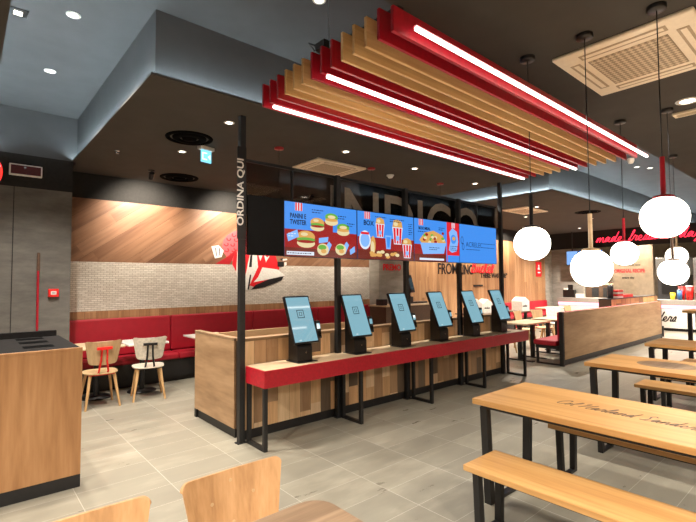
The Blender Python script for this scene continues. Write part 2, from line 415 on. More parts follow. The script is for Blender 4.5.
# ------------------------------------------------------------------ the room
ZC, ZR = 3.33, 3.95            # lower ceiling, raised ceiling
XL, XR, YB, YF = -3.2, 20.2, -4.2, 7.9
struct('floor', bx(XL-.1, XR+.1, YB-.1, YF+.2, -.1, 0), 'floor')
# lower ceilings around the raised channel
IX, IY = 1.14, 3.78            # lip of the island over the kiosks
gx, gy = .06, .10
def slab(name, x0, x1, y0, y1): struct(name, bx(x0, x1, y0, y1, ZC, ZC+.012), 'ceil')
slab('ceiling', IX, 7.3, IY, YF+.1)
slab('ceiling', 8.5, XR, 3.84, YF+.1)
slab('ceiling', XL, XR, YB, 1.86)
slab('ceiling', XL, .185, 1.86, YF)
struct('ceiling', bx(XL, XR, YB, YF+.2, ZR, ZR+.1), 'cove')
# upright faces of the raised channel, set back behind the lip
def face(x0, x1, y0, y1): struct('trim_1', bx(x0, x1, y0, y1, ZC+.012, ZR), 'cove')
face(IX+gx, IX+gx+.05, IY+gy, YF); face(IX+gx+.05, 7.3-gx, IY+gy, IY+gy+.05); face(7.3-gx-.05, 7.3-gx, IY+gy+.05, YF)
face(8.5+gx, 8.5+gx+.05, 3.84+gy, YF); face(8.5+gx+.05, XR, 3.84+gy, 3.84+gy+.05)
face(.14, XR, 1.71, 1.76); face(.09, .14, 1.76, YF)
# thin upstand along the lips that hides the strips
def upstand(x0, x1, y0, y1): struct('trim_8', bx(x0, x1, y0, y1, ZC+.012, ZC+.022), 'ceil')
upstand(IX, IX+.004, IY, YF); upstand(IX, 7.3, IY, IY+.004); upstand(8.5, 8.504, 3.84, YF); upstand(8.5, XR, 3.84, 3.844)
# walls
struct('wall_back', bx(XL, 1.15, 7.28, 7.5, 0, 2.89).box(1.05, 1.15, 7.5, 7.95, 0, 2.89), 'grey_conc')
struct('wall_back', bx(XL, 1.15, 7.281, 7.5, 2.89, ZC).box(1.05, 1.15, 7.5, 7.95, 2.89, ZC), 'band')
struct('wall_back', bx(XL, 1.2, 7.281, 7.5, ZC, ZR), 'cove')
struct('trim_2', bx(.485, .495, 7.276, 7.285, 0, 2.89), 'black')
struct('trim_3', bx(-.2, -.19, 7.276, 7.285, 0, 2.89), 'black')
struct('wall_back', bx(1.15, XR, YF+.02, YF+.2, 0, ZR), 'band')
struct('trim_4', bx(1.15, 7.5, YF-.005, YF+.02, 1.94, 2.93), 'w_diag')
struct('trim_5', bx(1.15, 7.5, YF-.005, YF+.02, 1.17, 1.94), 'brick')
struct('trim_6', bx(1.15, 7.5, YF-.015, YF+.02, .95, 1.17), 'w_vert')
struct('wall_back', bx(7.5, 8.4, 7.55, YF+.02, 0, 3.33), 'grey_lit')
struct('trim_7', bx(8.4, 16.62, YF-.01, YF+.02, 0, 2.93), 'w_vert')
struct('wall_back', bx(16.62, 17.2, YF-.012, YF+.02, 0, 3.33), 'grey_lit')
struct('wall_right', bx(17.2, 17.35, 6.75, YF+.02, 0, 3.33), 'grey_lit')
struct('wall_right', bx(XR, XR+.1, YB, YF+.2, 0, ZR), 'tan_wall')
struct('wall_left', bx(XL-.1, XL, YB, YF, 0, ZR), 'grey_conc')
struct('wall_front', bx(XL, XR, YB-.1, YB, 0, ZR), 'w_vert')

# cove light strips lying on the lips
def cove(label, x0, x1, y0, y1, m='cove_led'):
    o = bx(x0, x1, y0, y1, ZC+.013, ZC+.018).build('cove_light_strip', m); tag(o, label, 'light strip')
cove('cool white strip light glowing along ceiling recess edge facing the left corridor', IX+.008, IX+.02, IY+.06, 7.27)
cove('cool white strip light in the long recess edge above the menu screens', IX+.06, 7.2, IY+.02, IY+.035, 'cove_dim')
cove('cool white strip light along recess edge beyond the last menu screen', 8.525, 8.54, 3.9, YF-.05)
cove('cool white strip light hidden on ceiling edge along left side of corridor', .155, .17, 1.9, 7.27)
cove('cool white strip light on near ceiling edge over the long tables', 4.2, XR-.1, 1.82, 1.835)
cove('cool white strip light in recess edge running towards the kitchen', 8.6, XR-.1, 3.865, 3.88)

# ------------------------------------------------------------------ ceiling fittings
def lamp(kind, energy, loc, color, parent, size=.06, aim=(0, 0, -1), spot=None, blend=.6):
    L = bpy.data.lights.new(kind, 'SPOT' if spot else 'AREA'); L.energy = energy; L.color = color
    if spot: L.spot_size = spot; L.spot_blend = blend; L.shadow_soft_size = size
    else: L.shape = 'DISK'; L.size = size
    o = bpy.data.objects.new('lamp_beam', L); COL.objects.link(o); o.parent = parent; o.location = loc
    o.rotation_euler = Vector(aim).to_track_quat('-Z', 'Y').to_euler()
    return o
WARM = (1, .93, .84); NEUT = (1, .92, .80)
def downlight(x, y, z, label, e=45, r=.044, spot=1.75, color=WARM):
    t = thing('downlight', label, 'ceiling light', (x, y, z), group=None)
    MB().lathe([(r*.8, 0), (r*.85, -.006), (r*1.25, -.005), (r*1.3, 0)], seg=24).build('trim_ring', 'white_p', t)
    MB().lathe([(0.0001, -.003), (r*.8, -.003), (r*.8, 0)], seg=24).build('lens', 'spot_led', t)
    if e: lamp('spot', e, (0, 0, -.03), color, t, .05, spot=spot)
    return t
E0 = 130
downlight(.68, 4.43, ZR, 'round downlight in raised grey ceiling nearest the top left corner of photo', E0*.95)
downlight(.68, 5.79, ZR, 'round downlight in raised grey ceiling farther down the left corridor', E0*1.05)
downlight(2.19, 2.88, ZR, 'round downlight in the raised ceiling just left of the slatted lamp', E0*.5)
downlight(2.14, 4.42, ZC, 'small round downlight close to the top of the lettered black post', E0*.45)
downlight(2.15, 5.81, ZC, 'small round downlight between the big round vent and the exit sign', E0*.8)
downlight(3.81, 4.44, ZC, 'small downlight above the first menu screen, right of the white air unit', E0*.5)
downlight(5.20, 4.45, ZC, 'small downlight above the third menu screen beside the smoke detector', E0*.5)
downlight(6.85, 4.47, ZC, 'small downlight above the blue screen at right end of row', E0*.5)
downlight(5.25, 1.06, ZC, 'round downlight beside the slim air unit at right edge of photo', E0*.5, r=.075)
downlight(10.59, 3.03, ZR, 'tiny downlight in raised ceiling beyond right end of slatted lamp, left one', E0*.5)
downlight(10.9, 2.88, ZR, 'tiny downlight in raised ceiling beyond right end of slatted lamp, right one', E0*.5)
downlight(11.6, 6.0, ZC, 'small downlight over the far dining tables past the white air unit', E0*1.4)
for i, (x, y) in enumerate(((-1.2, -1.6), (.8, -2.2), (3.0, -2.2), (5.4, -2.0), (-1.6, 1.6))):  # unseen lamps added to brighten the faces turned towards the viewer
    t = downlight(x, y, ZC, 'unseen downlight added behind the camera over the near tables', E0*2.4, spot=2.5); t['group'] = 'unseen added downlights behind the camera'
t = thing('square_downlight', 'square black spotlight with white lens near top left corner', 'ceiling light', (.31, 4.68, ZR))
bx(-.07, .07, -.07, .07, -.012, 0).build('frame', 'blackp', t, .003); bx(-.03, .03, -.03, .03, -.016, -.012).build('lens', 'spot_led', t)
lamp('spot', E0, (0, 0, -.04), WARM, t, .05, spot=2.2)
# wall washing spotlights above the bench
for i, (x, lab) in enumerate(((2.16, 'small black spotlight aimed at the wood wall above red bench'), (3.7, 'black wall spotlight above the red and white wall picture'), (5.2, 'black wall spotlight hidden behind the first menu screens'), (6.7, 'black wall spotlight near the grey pillar'))):
    t = thing('wall_spotlight', lab, 'ceiling light', (x, 7.1, ZC))
    MB().lathe([(.05, 0), (.05, -.015), (0.001, -.015)], seg=20).build('base', 'blackp', t)
    MB().tube([(0, 0, -.01), (.01, .02, -.05)], .012).build('stem', 'blackp', t)
    d = Vector((.12, .8, -.6)).normalized(); c = Vector((.01, .03, -.07))
    MB().tube([c-d*.05, c+d*.06], .038, 16).build('housing', 'blackp', t)
    MB().tube([c+d*.06, c+d*.062], .03, 16).build('lens', 'spot_led', t)
    lamp('spot', 92, c+d*.08, (1, .90, .76), t, .03, aim=d, spot=1.9, blend=.9)
# lights over the wood wall with the writing
for i, (x, lab) in enumerate(((9.6, 'recessed wall washer above left end of the lettered wood wall'), (11.6, 'recessed wall washer above middle of the lettered wood wall'), (13.8, 'recessed wall washer above right end of the lettered wood wall'))):
    t = downlight(x, 7.2, ZC, lab, 0); lamp('spot', 130, (0, 0, -.03), (1, .90, .76), t, .05, aim=(0, .45, -1), spot=2.2, blend=.9)

def cassette(x0, x1, y0, y1, label):
    w, d = (x1-x0)/2, (y1-y0)/2
    t = thing('air_conditioner', label, 'air conditioner', ((x0+x1)/2, (y0+y1)/2, ZC))
    bx(-w, w, -d, d, -.03, 0).build('panel', 'cream_p', t, .012, seg=3)
    gw, gd = w*.58, d*.58
    bx(-gw, gw, -gd, gd, -.036, -.03).build('grille', 'grille', t, .002)
    for sx, sy in ((1, 0), (-1, 0), (0, 1), (0, -1)):
        mb = MB()
        if sx: mb.box(*sorted((sx*w*.70, sx*w*.86)), -d*.62, d*.62, -.033, -.03, 0).box(*sorted((sx*w*.74, sx*w*.82)), -d*.58, d*.58, -.034, -.033, 1)
        else: mb.box(-w*.62, w*.62, *sorted((sy*d*.70, sy*d*.86)), -.033, -.03, 0).box(-w*.58, w*.58, *sorted((sy*d*.74, sy*d*.82)), -.034, -.033, 1)
        mb.build('louvre', ['cream_line', 'cream_p'], t)
    return t
cassette(3.42, 4.42, .64, 1.53, 'large cream ceiling air conditioner with square grille at top right')
cassette(3.68, 4.60, 4.88, 5.52, 'cream ceiling air conditioner seen through glass above first screens')
cassette(9.9, 11.0, 5.1, 5.75, 'pale ceiling air conditioner left of the first hanging globe')
t = thing('linear_diffuser', 'slim cream ceiling air diffuser at right photo edge beside round downlight', 'air vent', (5.59, .6, ZC))
bx(-.065, .065, -.65, .65, -.025, 0).build('frame', 'cream_p', t, .006); bx(-.04, .04, -.62, .62, -.027, -.025).build('slot', 'cream_line', t)
def roundvent(x, y, r, label):
    t = thing('round_ceiling_vent', label, 'vent', (x, y, ZC))
    MB().lathe([(r, 0), (r*.98, -.012), (r*.84, -.018), (r*.8, 0)], seg=36).build('outer_ring', 'vent', t)
    MB().lathe([(r*.72, 0), (r*.70, -.015), (r*.45, -.028), (r*.42, -.004)], seg=36).build('inner_ring', 'vent', t)
    MB().lathe([(r*.32, -.002), (r*.28, -.025), (0.0005, -.034)], seg=36).build('centre_cone', 'vent', t)
roundvent(2.01, 5.2, .27, 'large round black ceiling vent beside the lit exit sign')
roundvent(2.66, 7.3, .3, 'round black ceiling vent close to the back wall above bench')
roundvent(12.0, 4.56, .3, 'round dark ceiling vent far back before the red neon writing')
def detector(x, y, z, label):
    t = thing('smoke_detector', label, 'smoke detector', (x, y, z))
    MB().lathe([(.06, 0), (.06, -.018), (.045, -.024)], seg=24).build('base', 'white_p', t)
    MB().lathe([(.042, -.02), (.04, -.045), (.02, -.055), (.0005, -.056)], seg=24).build('sensor', 'white_p', t)
detector(5.22, 4.98, ZC, 'white smoke detector on the ceiling above the menu screens')
t = thing('sprinkler', 'small sprinkler head on the brown ceiling left of the vents', 'sprinkler', (1.49, 6.32, ZC))
MB().lathe([(.035, 0), (.03, -.006), (.008, -.008), (.008, -.03), (.022, -.034), (.022, -.037), (.0005, -.038)], seg=16).build('head', 'chrome', t)
# exit sign
t = thing('exit_sign', 'small lit blue and white exit sign hanging from brown ceiling', 'exit sign', (2.31, 5.42, ZC), math.radians(12))
bx(-.1, .1, -.04, .04, -.045, 0).build('housing', 'white_p', t, .006)
p = bx(-.075, .075, -.006, .006, -.2, -.045).build('panel', 'exit', t, .002)
s = MB()
for yy, sg in ((-.0075, -1), (.0075, 1)):
    s.box(-.06, .01, yy-.001, yy+.001, -.17, -.155); s.box(-.06, -.045, yy-.001, yy+.001, -.17, -.08); s.box(-.06, .01, yy-.001, yy+.001, -.09, -.075)
    s.prism([(.02, -.125), (.06, -.16), (.06, -.09)], yy-.001, yy+.001, 'XZ')
s.build('arrow_symbol', 'exit_w', p)

# ------------------------------------------------------------------ slatted lamp
t = thing('slatted_ceiling_lamp', 'long hanging lamp of red and wooden slats with three light tubes', 'ceiling lamp', (3.1, 1.9, 2.75))
PIT = .0885; y14 = 2.513
for i in range(14):
    y = y14-i*PIT-1.9
    m = 'red_lac' if (i//3) % 2 == 0 else 'w_lam'
    bx(-1.65, 1.65, y-.009, y+.009, 0, .15 if i < 13 else .122).build('slat', m, t, .002)['label'] = 'red slat' if m == 'red_lac' else 'wooden slat'
for yy, dz, xa, xb in ((2.435, 0, -1.62, 1.59), (1.88, 0, -1.62, 1.59), (1.302, .035, -1.56, 1.75)):
    bx(xa-.005, xb+.005, yy-1.9-.012, yy-1.9+.012, -.004+dz, .0+dz).build('tube_carrier', 'red_lac', t)
    bx(xa, xb, yy-1.9-.010, yy-1.9+.010, -.024+dz, -.004+dz).build('light_tube', 'tube', t, .007, seg=3)
for xx in (-1.55, 0, 1.5):
    bx(xx-.02, xx+.02, -.5, .6, .15, .175).build('cross_bar', 'black', t)
    for yy in (.05,):
        MB().tube([(xx, yy, .17), (xx, yy, ZR-2.75)], .003, 6).build('suspension_wire', 'steel', t)
MB().box(-1.64, -1.6, -.02, .06, .15, .19).tube([(-1.62, .05, .18), (-1.66, .09, .2), (-1.6, .12, .19)], .004).build('connector', 'black', t)
MB().lathe([(.03, 0), (.03, -.02), (.02, -.045), (.0005, -.05)], (1.62, -.5, -.002), 16).build('sensor', 'white_p', t)

# ------------------------------------------------------------------ globe pendants
def pendant(x, y, z, stem, label):
    t = thing('globe_pendant', label, 'pendant lamp', (x, y, ZC))
    dz = z-ZC
    MB().lathe([(.055, 0), (.055, -.025), (.05, -.03), (.0005, -.03)], seg=24).build('ceiling_rose', 'blackp', t)
    st = .24
    MB().tube([(0, 0, -.03), (0, 0, dz+.135+st)], .0035, 6).build('cord', 'blackp', t)
    MB().tube([(0, 0, dz+.125), (0, 0, dz+.135+st)], .014, 12).build('stem', stem, t)
    MB().lathe([(.06, dz+.118), (.055, dz+.132), (.014, dz+.142)], seg=24).build('cap', stem, t)
    prof = []
    for k in range(17):
        a = -PI/2+PI*k/16; c, s = math.cos(a), math.sin(a)
        prof.append((max(.0005, .130*abs(c)**.9), dz+.126*math.copysign(abs(s)**.95, s)))
    MB().lathe(prof, seg=40).build('globe', 'globe', t)
pendant(3.26, 1.642, 1.893, 'blackp', 'lit white globe pendant with black stem, leftmost of the globes')
pendant(3.26, 1.225, 1.695, 'w_cream', 'lit white globe pendant with pale stem hanging lowest over nearest table')
pendant(3.26, .796, 1.998, 'red_lac', 'largest lit white globe pendant with red stem at right edge')
pendant(5.35, 1.675, 1.894, 'red_lac', 'lit globe pendant with red stem between the two big globes')
pendant(5.35, 1.249, 1.683, 'brown', 'lit globe pendant with brown stem below the biggest globe')
pendant(7.43, 1.688, 1.929, 'w_cream', 'farthest small lit globe pendant peeking out behind the brown stemmed globe')
for gx, gy, gz, ss in ((5.35, .8, 2.0, 'red_lac'), (7.43, 1.24, 1.69, 'brown')):
    pendant(gx, gy, gz, ss, 'globe pendant just past the right edge of the photo over the %s' % ('second table' if gx < 6 else 'third table'))
# small pendants behind the glass
for x, lab in ((3.04, 'thin pendant cord with red rose behind glass left of screens'), (4.68, 'thin pendant cord with red rose behind the white air unit'), (6.365, 'thin pendant cord with red rose behind the right screens')):
    t = thing('cord_pendant', lab, 'pendant lamp', (x, 4.86, ZC))
    MB().lathe([(.06, 0), (.06, -.02), (.0005, -.022)], seg=24).build('ceiling_rose', 'red_lac', t)
    MB().tube([(0, 0, -.02), (0, 0, -1.05)], .003, 6).build('cord', 'blackp', t)
    MB().lathe([(.012, -1.03), (.03, -1.06), (.09, -1.16), (.088, -1.16), (.026, -1.06)], seg=24).build('shade', 'red_lac', t)

# ------------------------------------------------------------------ kiosk wall
PX = [2.16, 3.43, 4.66, 5.90, 7.14]
t = thing('partition', 'waist high partition clad in mixed vertical planks behind the kiosks', 'partition', (2.18, 4.2, 0))
bx(0, 5.06, 0, .12, .1, 1.0).build('plank_cladding', 'w_patch', t)
bx(.02, 5.04, .015, .11, 0, .1).build('plinth', 'black', t)
bx(0, 5.07, -.005, .125, 1.0, 1.03).build('top_cap', 'w_cap', t, .003)
bx(-.02, .03, .12, 1.15, .1, 1.0).build('end_board', 'w_party', t, .002)['label'] = 'side board of horizontal grain oak facing the left aisle'
bx(-.0, .03, .13, 1.14, .0, .1).build('end_plinth', 'black', t)
bx(-.022, .05, .12, 1.155, 1.0, 1.03).build('end_cap', 'w_cap', t, .003)
bx(-.02, .0, 1.1, 1.15, 0, .1).build('foot', 'black', t)
bx(.03, 2.6, 1.09, 1.13, .1, .98).build('rear_board', 'w_part', t)
POST = ['black post carrying white vertical lettering at left end of kiosk counter', 'black post rising between the first and second kiosks', 'black post behind the third kiosk', 'black post rising between the fourth and fifth kiosks', 'black post at the right end of kiosk counter near sixth kiosk']
for i, x in enumerate(PX):
    t = thing('support_post', POST[i], 'post', (x, 4.165, 0))
    top = ZC if i in (0, 4) else 2.9
    bx(-.03, .03, -.03, .03, 0, top).build('shaft', 'post', t, .003)
    bx(-.05, .05, -.04, .04, 0, .008).build('foot_plate', 'black', t)
    if i == 0:
        bx(-.07, .03, -.038, -.03, 2.05, 3.0).build('sign_plate', 'black', t)
        text('lettering', 'ORDINA QUI', .10, 'white_print', t, frame_mat((-.004, -.039, 2.185), (0, 0, 1), (-1, 0, 0)), bold=.002, sx=1.17)
# glass header with film letters
t = thing('glass_header', 'smoked glass pane above the menu screens with large pale letters', 'glass screen', (4.65, 4.235, 0))
bx(-2.45, 2.45, -.004, .004, 1.9, 2.88).build('glass_pane', 'glass', t)
bx(-2.46, 2.46, -.02, .02, 2.88, 2.91).build('top_rail', 'black', t)
for xx in (-1.83, .02, 1.87):
    bx(xx-.01, xx+.01, -.012, .012, 1.9, 2.88).build('mullion', 'black', t)
text('lettering', 'INDIGO', .98, 'letter_film', t, frame_mat((-1.33, -.006, 2.11), *FRONT), bold=.012, sx=.93)
o = bx(2.193, 2.625, 4.095, 4.13, 1.89, 2.51).build('blank_panel', 'matt_black', None, .004)
tag(o, 'blank black panel between lettered post and first menu screen', 'panel')

# menu screens
def rrect(x0, x1, z0, z1, n=0): return [(x0, z0), (x1, z0), (x1, z1), (x0, z1)]
def ell(cx, cz, rx, rz, n=18, a0=0, a1=2*PI): return [(cx+rx*math.cos(a0+(a1-a0)*k/n), cz+rz*math.sin(a0+(a1-a0)*k/n)) for k in range(n)]
SM = ['s_blue', 's_dark', 's_red', 's_brown', 's_bright', 's_white', 's_pale', 's_bun', 's_cream', 's_green']
IDX = {n: i for i, n in enumerate(SM)}
class Art:
    def __init__(s): s.mb = MB(); s.k = 0
    def p(s, poly, m):
        s.k += 1; y = -.0312-.00006*s.k
        a = sum(poly[i][0]*poly[(i+1) % len(poly)][1]-poly[(i+1) % len(poly)][0]*poly[i][1] for i in range(len(poly)))
        if a < 0: poly = poly[::-1]
        s.mb.poly([(x, y, z) for x, z in poly], IDX[m])
    def logo(s, x, z):
        s.p(rrect(x-.05, x+.05, z-.07, z+.02), 's_white')
        for k in (-.035, 0, .035): s.p(rrect(x+k-.011, x+k+.011, z-.07, z+.02), 's_bright')
    def burger(s, x, z, r):
        s.p(ell(x, z-.3*r, r, .42*r), 's_cream'); s.p(ell(x, z+.28*r, r, .55*r), 's_bun')
        s.p(ell(x, z+.02*r, 1.02*r, .2*r), 's_green'); s.p(ell(x, z-.16*r, .95*r, .14*r), 's_red'); s.p(ell(x-.2*r, z+.5*r, .4*r, .16*r), 's_cream')
    def green_burger(s, x, z, r):
        s.p(ell(x, z-.3*r, r, .42*r), 's_cream'); s.p(ell(x, z+.25*r, r, .5*r), 's_green'); s.p(ell(x, z-.05*r, .95*r, .2*r), 's_bun'); s.p(ell(x, z+.3*r, .6*r, .2*r), 's_cream')
    def wrap(s, x, z, r):
        s.p([(x, z-.2*r), (x+.9*r, z+.9*r), (x+1.3*r, z+.5*r), (x+.7*r, z-.6*r)], 's_pale'); s.p(ell(x, z-.1*r, .85*r, .7*r), 's_cream')
        s.p(ell(x-.1*r, z+.15*r, .6*r, .3*r), 's_green'); s.p(ell(x+.1*r, z-.3*r, .4*r, .25*r), 's_bun')
    def bucket(s, x, z, w, h):
        s.p([(x-w*.6, z+h*.5), (x-w*.45, z+h*.95), (x, z+h*1.05), (x+w*.5, z+h*.9), (x+w*.6, z+h*.5)], 's_bun')
        s.p(ell(x-w*.2, z+h*.75, w*.25, h*.14), 's_cream')
        s.p([(x-w*.42, z-h*.5), (x+w*.42, z-h*.5), (x+w*.6, z+h*.55), (x-w*.6, z+h*.55)], 's_white')
        for k in (-.36, 0, .36):
            s.p([(x+(k-.12)*w*.8, z-h*.45), (x+(k+.12)*w*.8, z-h*.45), (x+(k+.13)*w, z+h*.5), (x+(k-.13)*w, z+h*.5)], 's_bright')
        s.p(ell(x, z-h*.12, w*.22, h*.16), 's_pale')
    def lines(s, x, z, w, n, m='s_dark', gap=.028):
        for k in range(n):
            q = x; e = x+w*(1-.25*(k % 2))
            while q < e:
                l = random.uniform(.015, .04); s.p(rrect(q, min(q+l, e), z-k*gap-.005, z-k*gap+.005), m); q += l+.01
def screen(i, label):
    w = 1.07; x0 = 2.635+i*w
    t = thing('menu_screen', label, 'screen', (x0+w/2, 4.145, 2.195))
    bx(-w/2+.001, w/2-.001, -.03, -.0125, -.31, .31).build('case', 'blackp', t, .003)
    bx(-w/2+.008, w/2-.008, -.031, -.03, -.302, .302).build('display', 's_blue', t)
    a = Art()
    L, Rr = -w/2+.008, w/2-.008
    tt = []
    if i == 0:
        a.p([(L, -.302), (Rr, -.302), (Rr, .0), (L, -.0)], 's_red'); a.p([(-.05, -.1), (.15, -.1), (.15, .12), (-.02, .12)], 's_red'); a.p([(L, -.302), (Rr, -.302), (Rr, -.22), (L, -.2)], 's_brown')
        a.logo(-.34, .28); a.burger(-.08, .07, .1); a.green_burger(.13, .15, .1); a.green_burger(.31, .04, .1); a.burger(-.24, -.11, .125)
        a.wrap(.0, -.2, .1); a.wrap(.27, -.19, .1)
        a.p([(-.5, -.06), (-.36, .0), (-.34, -.08), (-.48, -.14)], 's_pale'); a.p([(-.06, -.08), (.08, -.06), (.07, -.12), (-.06, -.14)], 's_pale'); a.p([(.42, -.26), (.5, -.22), (.49, -.15), (.41, -.2)], 's_pale')
        a.p(rrect(-.5, -.13, -.285, -.245), 's_white'); a.lines(-.49, -.265, .33, 1)
        a.lines(-.16, .24, .17, 2); a.lines(.23, .2, .13, 2); a.lines(.37, .12, .12, 2); a.lines(-.48, -.05, .1, 2, 's_white')
        tt = [('PANINI E', -.46, .125, .075), ('TWISTER', -.46, .055, .075)]
    elif i == 1:
        a.p(rrect(L, Rr, -.302, -.02), 's_red'); a.p(rrect(L, Rr, -.302, -.18), 's_brown'); a.logo(-.36, .28)
        a.p(ell(-.4, -.06, .1, .12), 's_white'); a.p(ell(-.4, -.06, .08, .09), 's_pale'); a.p(rrect(-.47, -.33, .01, .04), 's_bright')
        a.p(ell(-.26, -.12, .045, .12), 's_bun'); a.p(ell(-.27, -.16, .035, .09), 's_cream')
        a.bucket(-.13, .07, .14, .17); a.bucket(.2, .02, .17, .22); a.bucket(.39, -.18, .16, .18); a.p([(-.02, -.16), (.06, -.16), (.08, .02), (-.04, .02)], 's_pale'); a.p([(0, -.14), (.04, -.14), (.06, -.0), (-.02, -.0)], 's_blue')
        for k in range(12): a.p(ell(random.uniform(-.32, .22), random.uniform(-.27, -.2), .04, .022), random.choice(['s_cream', 's_bun']))
        a.lines(-.22, .25, .2, 1); a.lines(.05, .24, .28, 2); a.lines(.42, .2, .08, 6)
        tt = [('BOX', -.43, .13, .085)]
    elif i == 2:
        a.p(rrect(L, .2, -.302, -.09), 's_brown'); a.p(rrect(L, .2, -.2, -.06), 's_red'); a.logo(-.38, .28)
        a.p([(-.42, .0), (-.3, .11), (-.1, .15), (.12, .09), (.2, -.02), (.1, -.08), (-.32, -.08)], 's_bun')
        for k in range(16): a.p(ell(random.uniform(-.36, .14), random.uniform(-.03, .09), .035, .022), random.choice(['s_cream', 's_bun', 's_red', 's_green']))
        a.p([(-.4, -.04), (.2, -.02), (.14, -.18), (-.34, -.2)], 's_pale'); a.lines(-.2, -.1, .24, 2); a.p(rrect(-.42, .14, -.285, -.255), 's_white')
        a.lines(-.45, .12, .2, 1); a.lines(.02, .2, .14, 2); a.p(ell(.12, .12, .03, .02), 's_red')
        a.p(rrect(.215, Rr, -.302, .302), 's_bright'); a.p(rrect(.23, Rr-.0, -.302, -.2), 's_blue')
        a.p([(.26, -.12), (.34, -.16), (.46, -.13), (.5, .02), (.47, .17), (.36, .22), (.27, .15), (.3, .02)], 's_pale'); a.p(ell(.38, .05, .07, .07), 's_blue'); a.p(ell(.39, .06, .04, .03), 's_bun')
        a.p(rrect(.34, .42, .22, .3), 's_white'); a.p(rrect(.36, .375, .22, .3), 's_bright'); a.p(rrect(.39, .405, .22, .3), 's_bright'); a.lines(.3, -.06, .18, 3)
        tt = [('BOX MEAL', -.44, .15, .055)]
    else:
        a.p(ell(-.46, .05, .035, .06), 's_dark'); a.p(ell(-.46, .05, .026, .05), 's_blue'); a.p(ell(-.435, -.05, .03, .055), 's_dark'); a.p(ell(-.435, -.05, .021, .046), 's_blue')
        a.lines(.12, .02, .36, 1); a.lines(.12, -.045, .34, 1); a.lines(-.36, -.09, .4, 1, gap=.02)
        tt = [('ACRELEC', -.37, -.05, .115)]
    a.mb.build('picture', SM, t)
    for k, (b, x, z, s) in enumerate(tt):
        text('lettering', b, s, 's_dark', t, frame_mat((x, -.0375, z), *FRONT), bold=.002 if i < 3 else -.001, ext=.0004, sx=.72 if i == 0 else 1)
screen(0, 'lit menu screen showing burgers and wraps, leftmost of the row')
screen(1, 'lit menu screen showing striped chicken buckets, second from left')
screen(2, 'lit menu screen with salad box picture and a red strip')
screen(3, 'plain bright blue screen with thin dark writing at right end')

# kiosk counter
t = thing('kiosk_counter', 'long narrow counter with thick red front edge and black loop legs', 'counter', (2.19, 3.755, 0))
CL = 5.07
mb = bx(.02, CL-.02, .02, .372, .70, .76)
cuts = [.02]+[v for x in PX for v in (x-2.19-.034, x-2.19+.034)]+[CL-.02]
for a, b in zip(cuts[::2], cuts[1::2]):
    if b > a: mb.box(a, b, .372, .443, .70, .76)
mb.build('worktop', 'w_cream', t)
bx(0, CL, 0, .02, .6, .765).build('front_fascia', 'red_lam', t, .002)
bx(0, .02, .02, .372, .6, .765).build('side_fascia', 'red_lam', t, .002)
bx(CL-.02, CL, .02, .372, .6, .765).build('side_fascia', 'red_lam', t, .002)
bx(.02, CL-.02, .03, .37, .6, .62).build('underside', 'black', t)
for xx in (.03, 1.27, 2.53, 3.78, 5.0):
    b = .02
    bx(xx-b, xx+b, .02, .06, 0, .6).box(xx-b, xx+b, .33, .37, 0, .6).box(xx-b, xx+b, .06, .33, 0, .035).build('leg_frame', 'black', t, .003)

# kiosks
def make_kiosk():
    t = thing('order_kiosk', '', 'order kiosk', (0, 4.0, .762))
    bx(-.12, .13, -.12, .12, 0, .006).build('base_plate', 'blackp', t, .002)
    MB().prism([(-.08, .006), (.1, .006), (.1, .43), (.05, .45), (-.05, .2), (-.08, .15)], -.105, .085, 'YZ').build('body', 'blackp', t, .006)
    MB().tube([(.0, -.08, .1), (.0, -.084, .1)], .009, 12).build('lock', 'chrome', t)
    A, B = Vector((0, -.105, .2)), Vector((0, .1, .695))
    u = (B-A).normalized(); h = (B-A).length; n = Vector((1, 0, 0)).cross(u)   # n points to the viewer
    mt = frame_mat(A, (1, 0, 0), u)
    s = MB().box(-.163, .163, 0, h, -.035, 0, mat=mt).build('screen_housing', 'blackp', t, .005)
    p = MB().box(-.148, .148, .018, h-.018, 0, .001, mat=mt).build('display', 'k_screen', s)
    ic = MB()
    for (x0, x1, y0, y1) in ((-.045, .045, .30, .308), (-.045, .045, .385, .393), (-.045, -.037, .30, .393), (.037, .045, .30, .393), (-.018, .018, .325, .33), (-.018, .018, .363, .368), (-.018, -.012, .325, .368), (.012, .018, .325, .368)):
        ic.box(x0, x1, y0-.02, y1-.02, .001, .0016, mat=mt)
    ic.build('icon', 'k_icon', s)
    MB().box(-.09, -.06, .03, .042, .001, .0016, mat=mt).build('corner_mark', 'k_white', s)
    MB().box(-.03, .03, .1, .3, -.09, -.035, mat=mt).build('tilt_bracket', 'blackp', t)
    c = MB().prism([(-.06, .23), (-.02, .23), (.02, .42), (-.02, .42)], .17, .235, 'YZ').build('card_terminal', 'blackp', t, .008)
    mt2 = frame_mat((.2025, -.06, .23), (1, 0, 0), Vector((0, .04, .19)).normalized())
    MB().box(-.022, .022, .105, .165, .0005, .002, mat=mt2).build('terminal_display', 'k_screen', c)
    MB().box(-.022, .022, .02, .08, .0005, .006, mat=mt2).build('keypad', 'matt_black', c)
    MB().tube([(.1, -.0, .3), (.18, -.0, .31)], .014, 8).build('terminal_arm', 'blackp', t)
    return t
KL = ['touch screen order kiosk with bright reflection band, nearest the lettered post', 'touch screen order kiosk second from left, with a second reflection band', 'touch screen order kiosk third from left, before the grey pillar', 'touch screen order kiosk fourth from left along the red counter', 'touch screen order kiosk fifth from left along the red counter', 'touch screen order kiosk at the far right end of red counter']
k0 = make_kiosk()
for i in range(6):
    o = k0 if i == 0 else dup(k0, k0.location)
    o.location = (2.787+.801*i, 4.0, .762); o['label'] = KL[i]; o['group'] = 'order kiosks on the red counter'

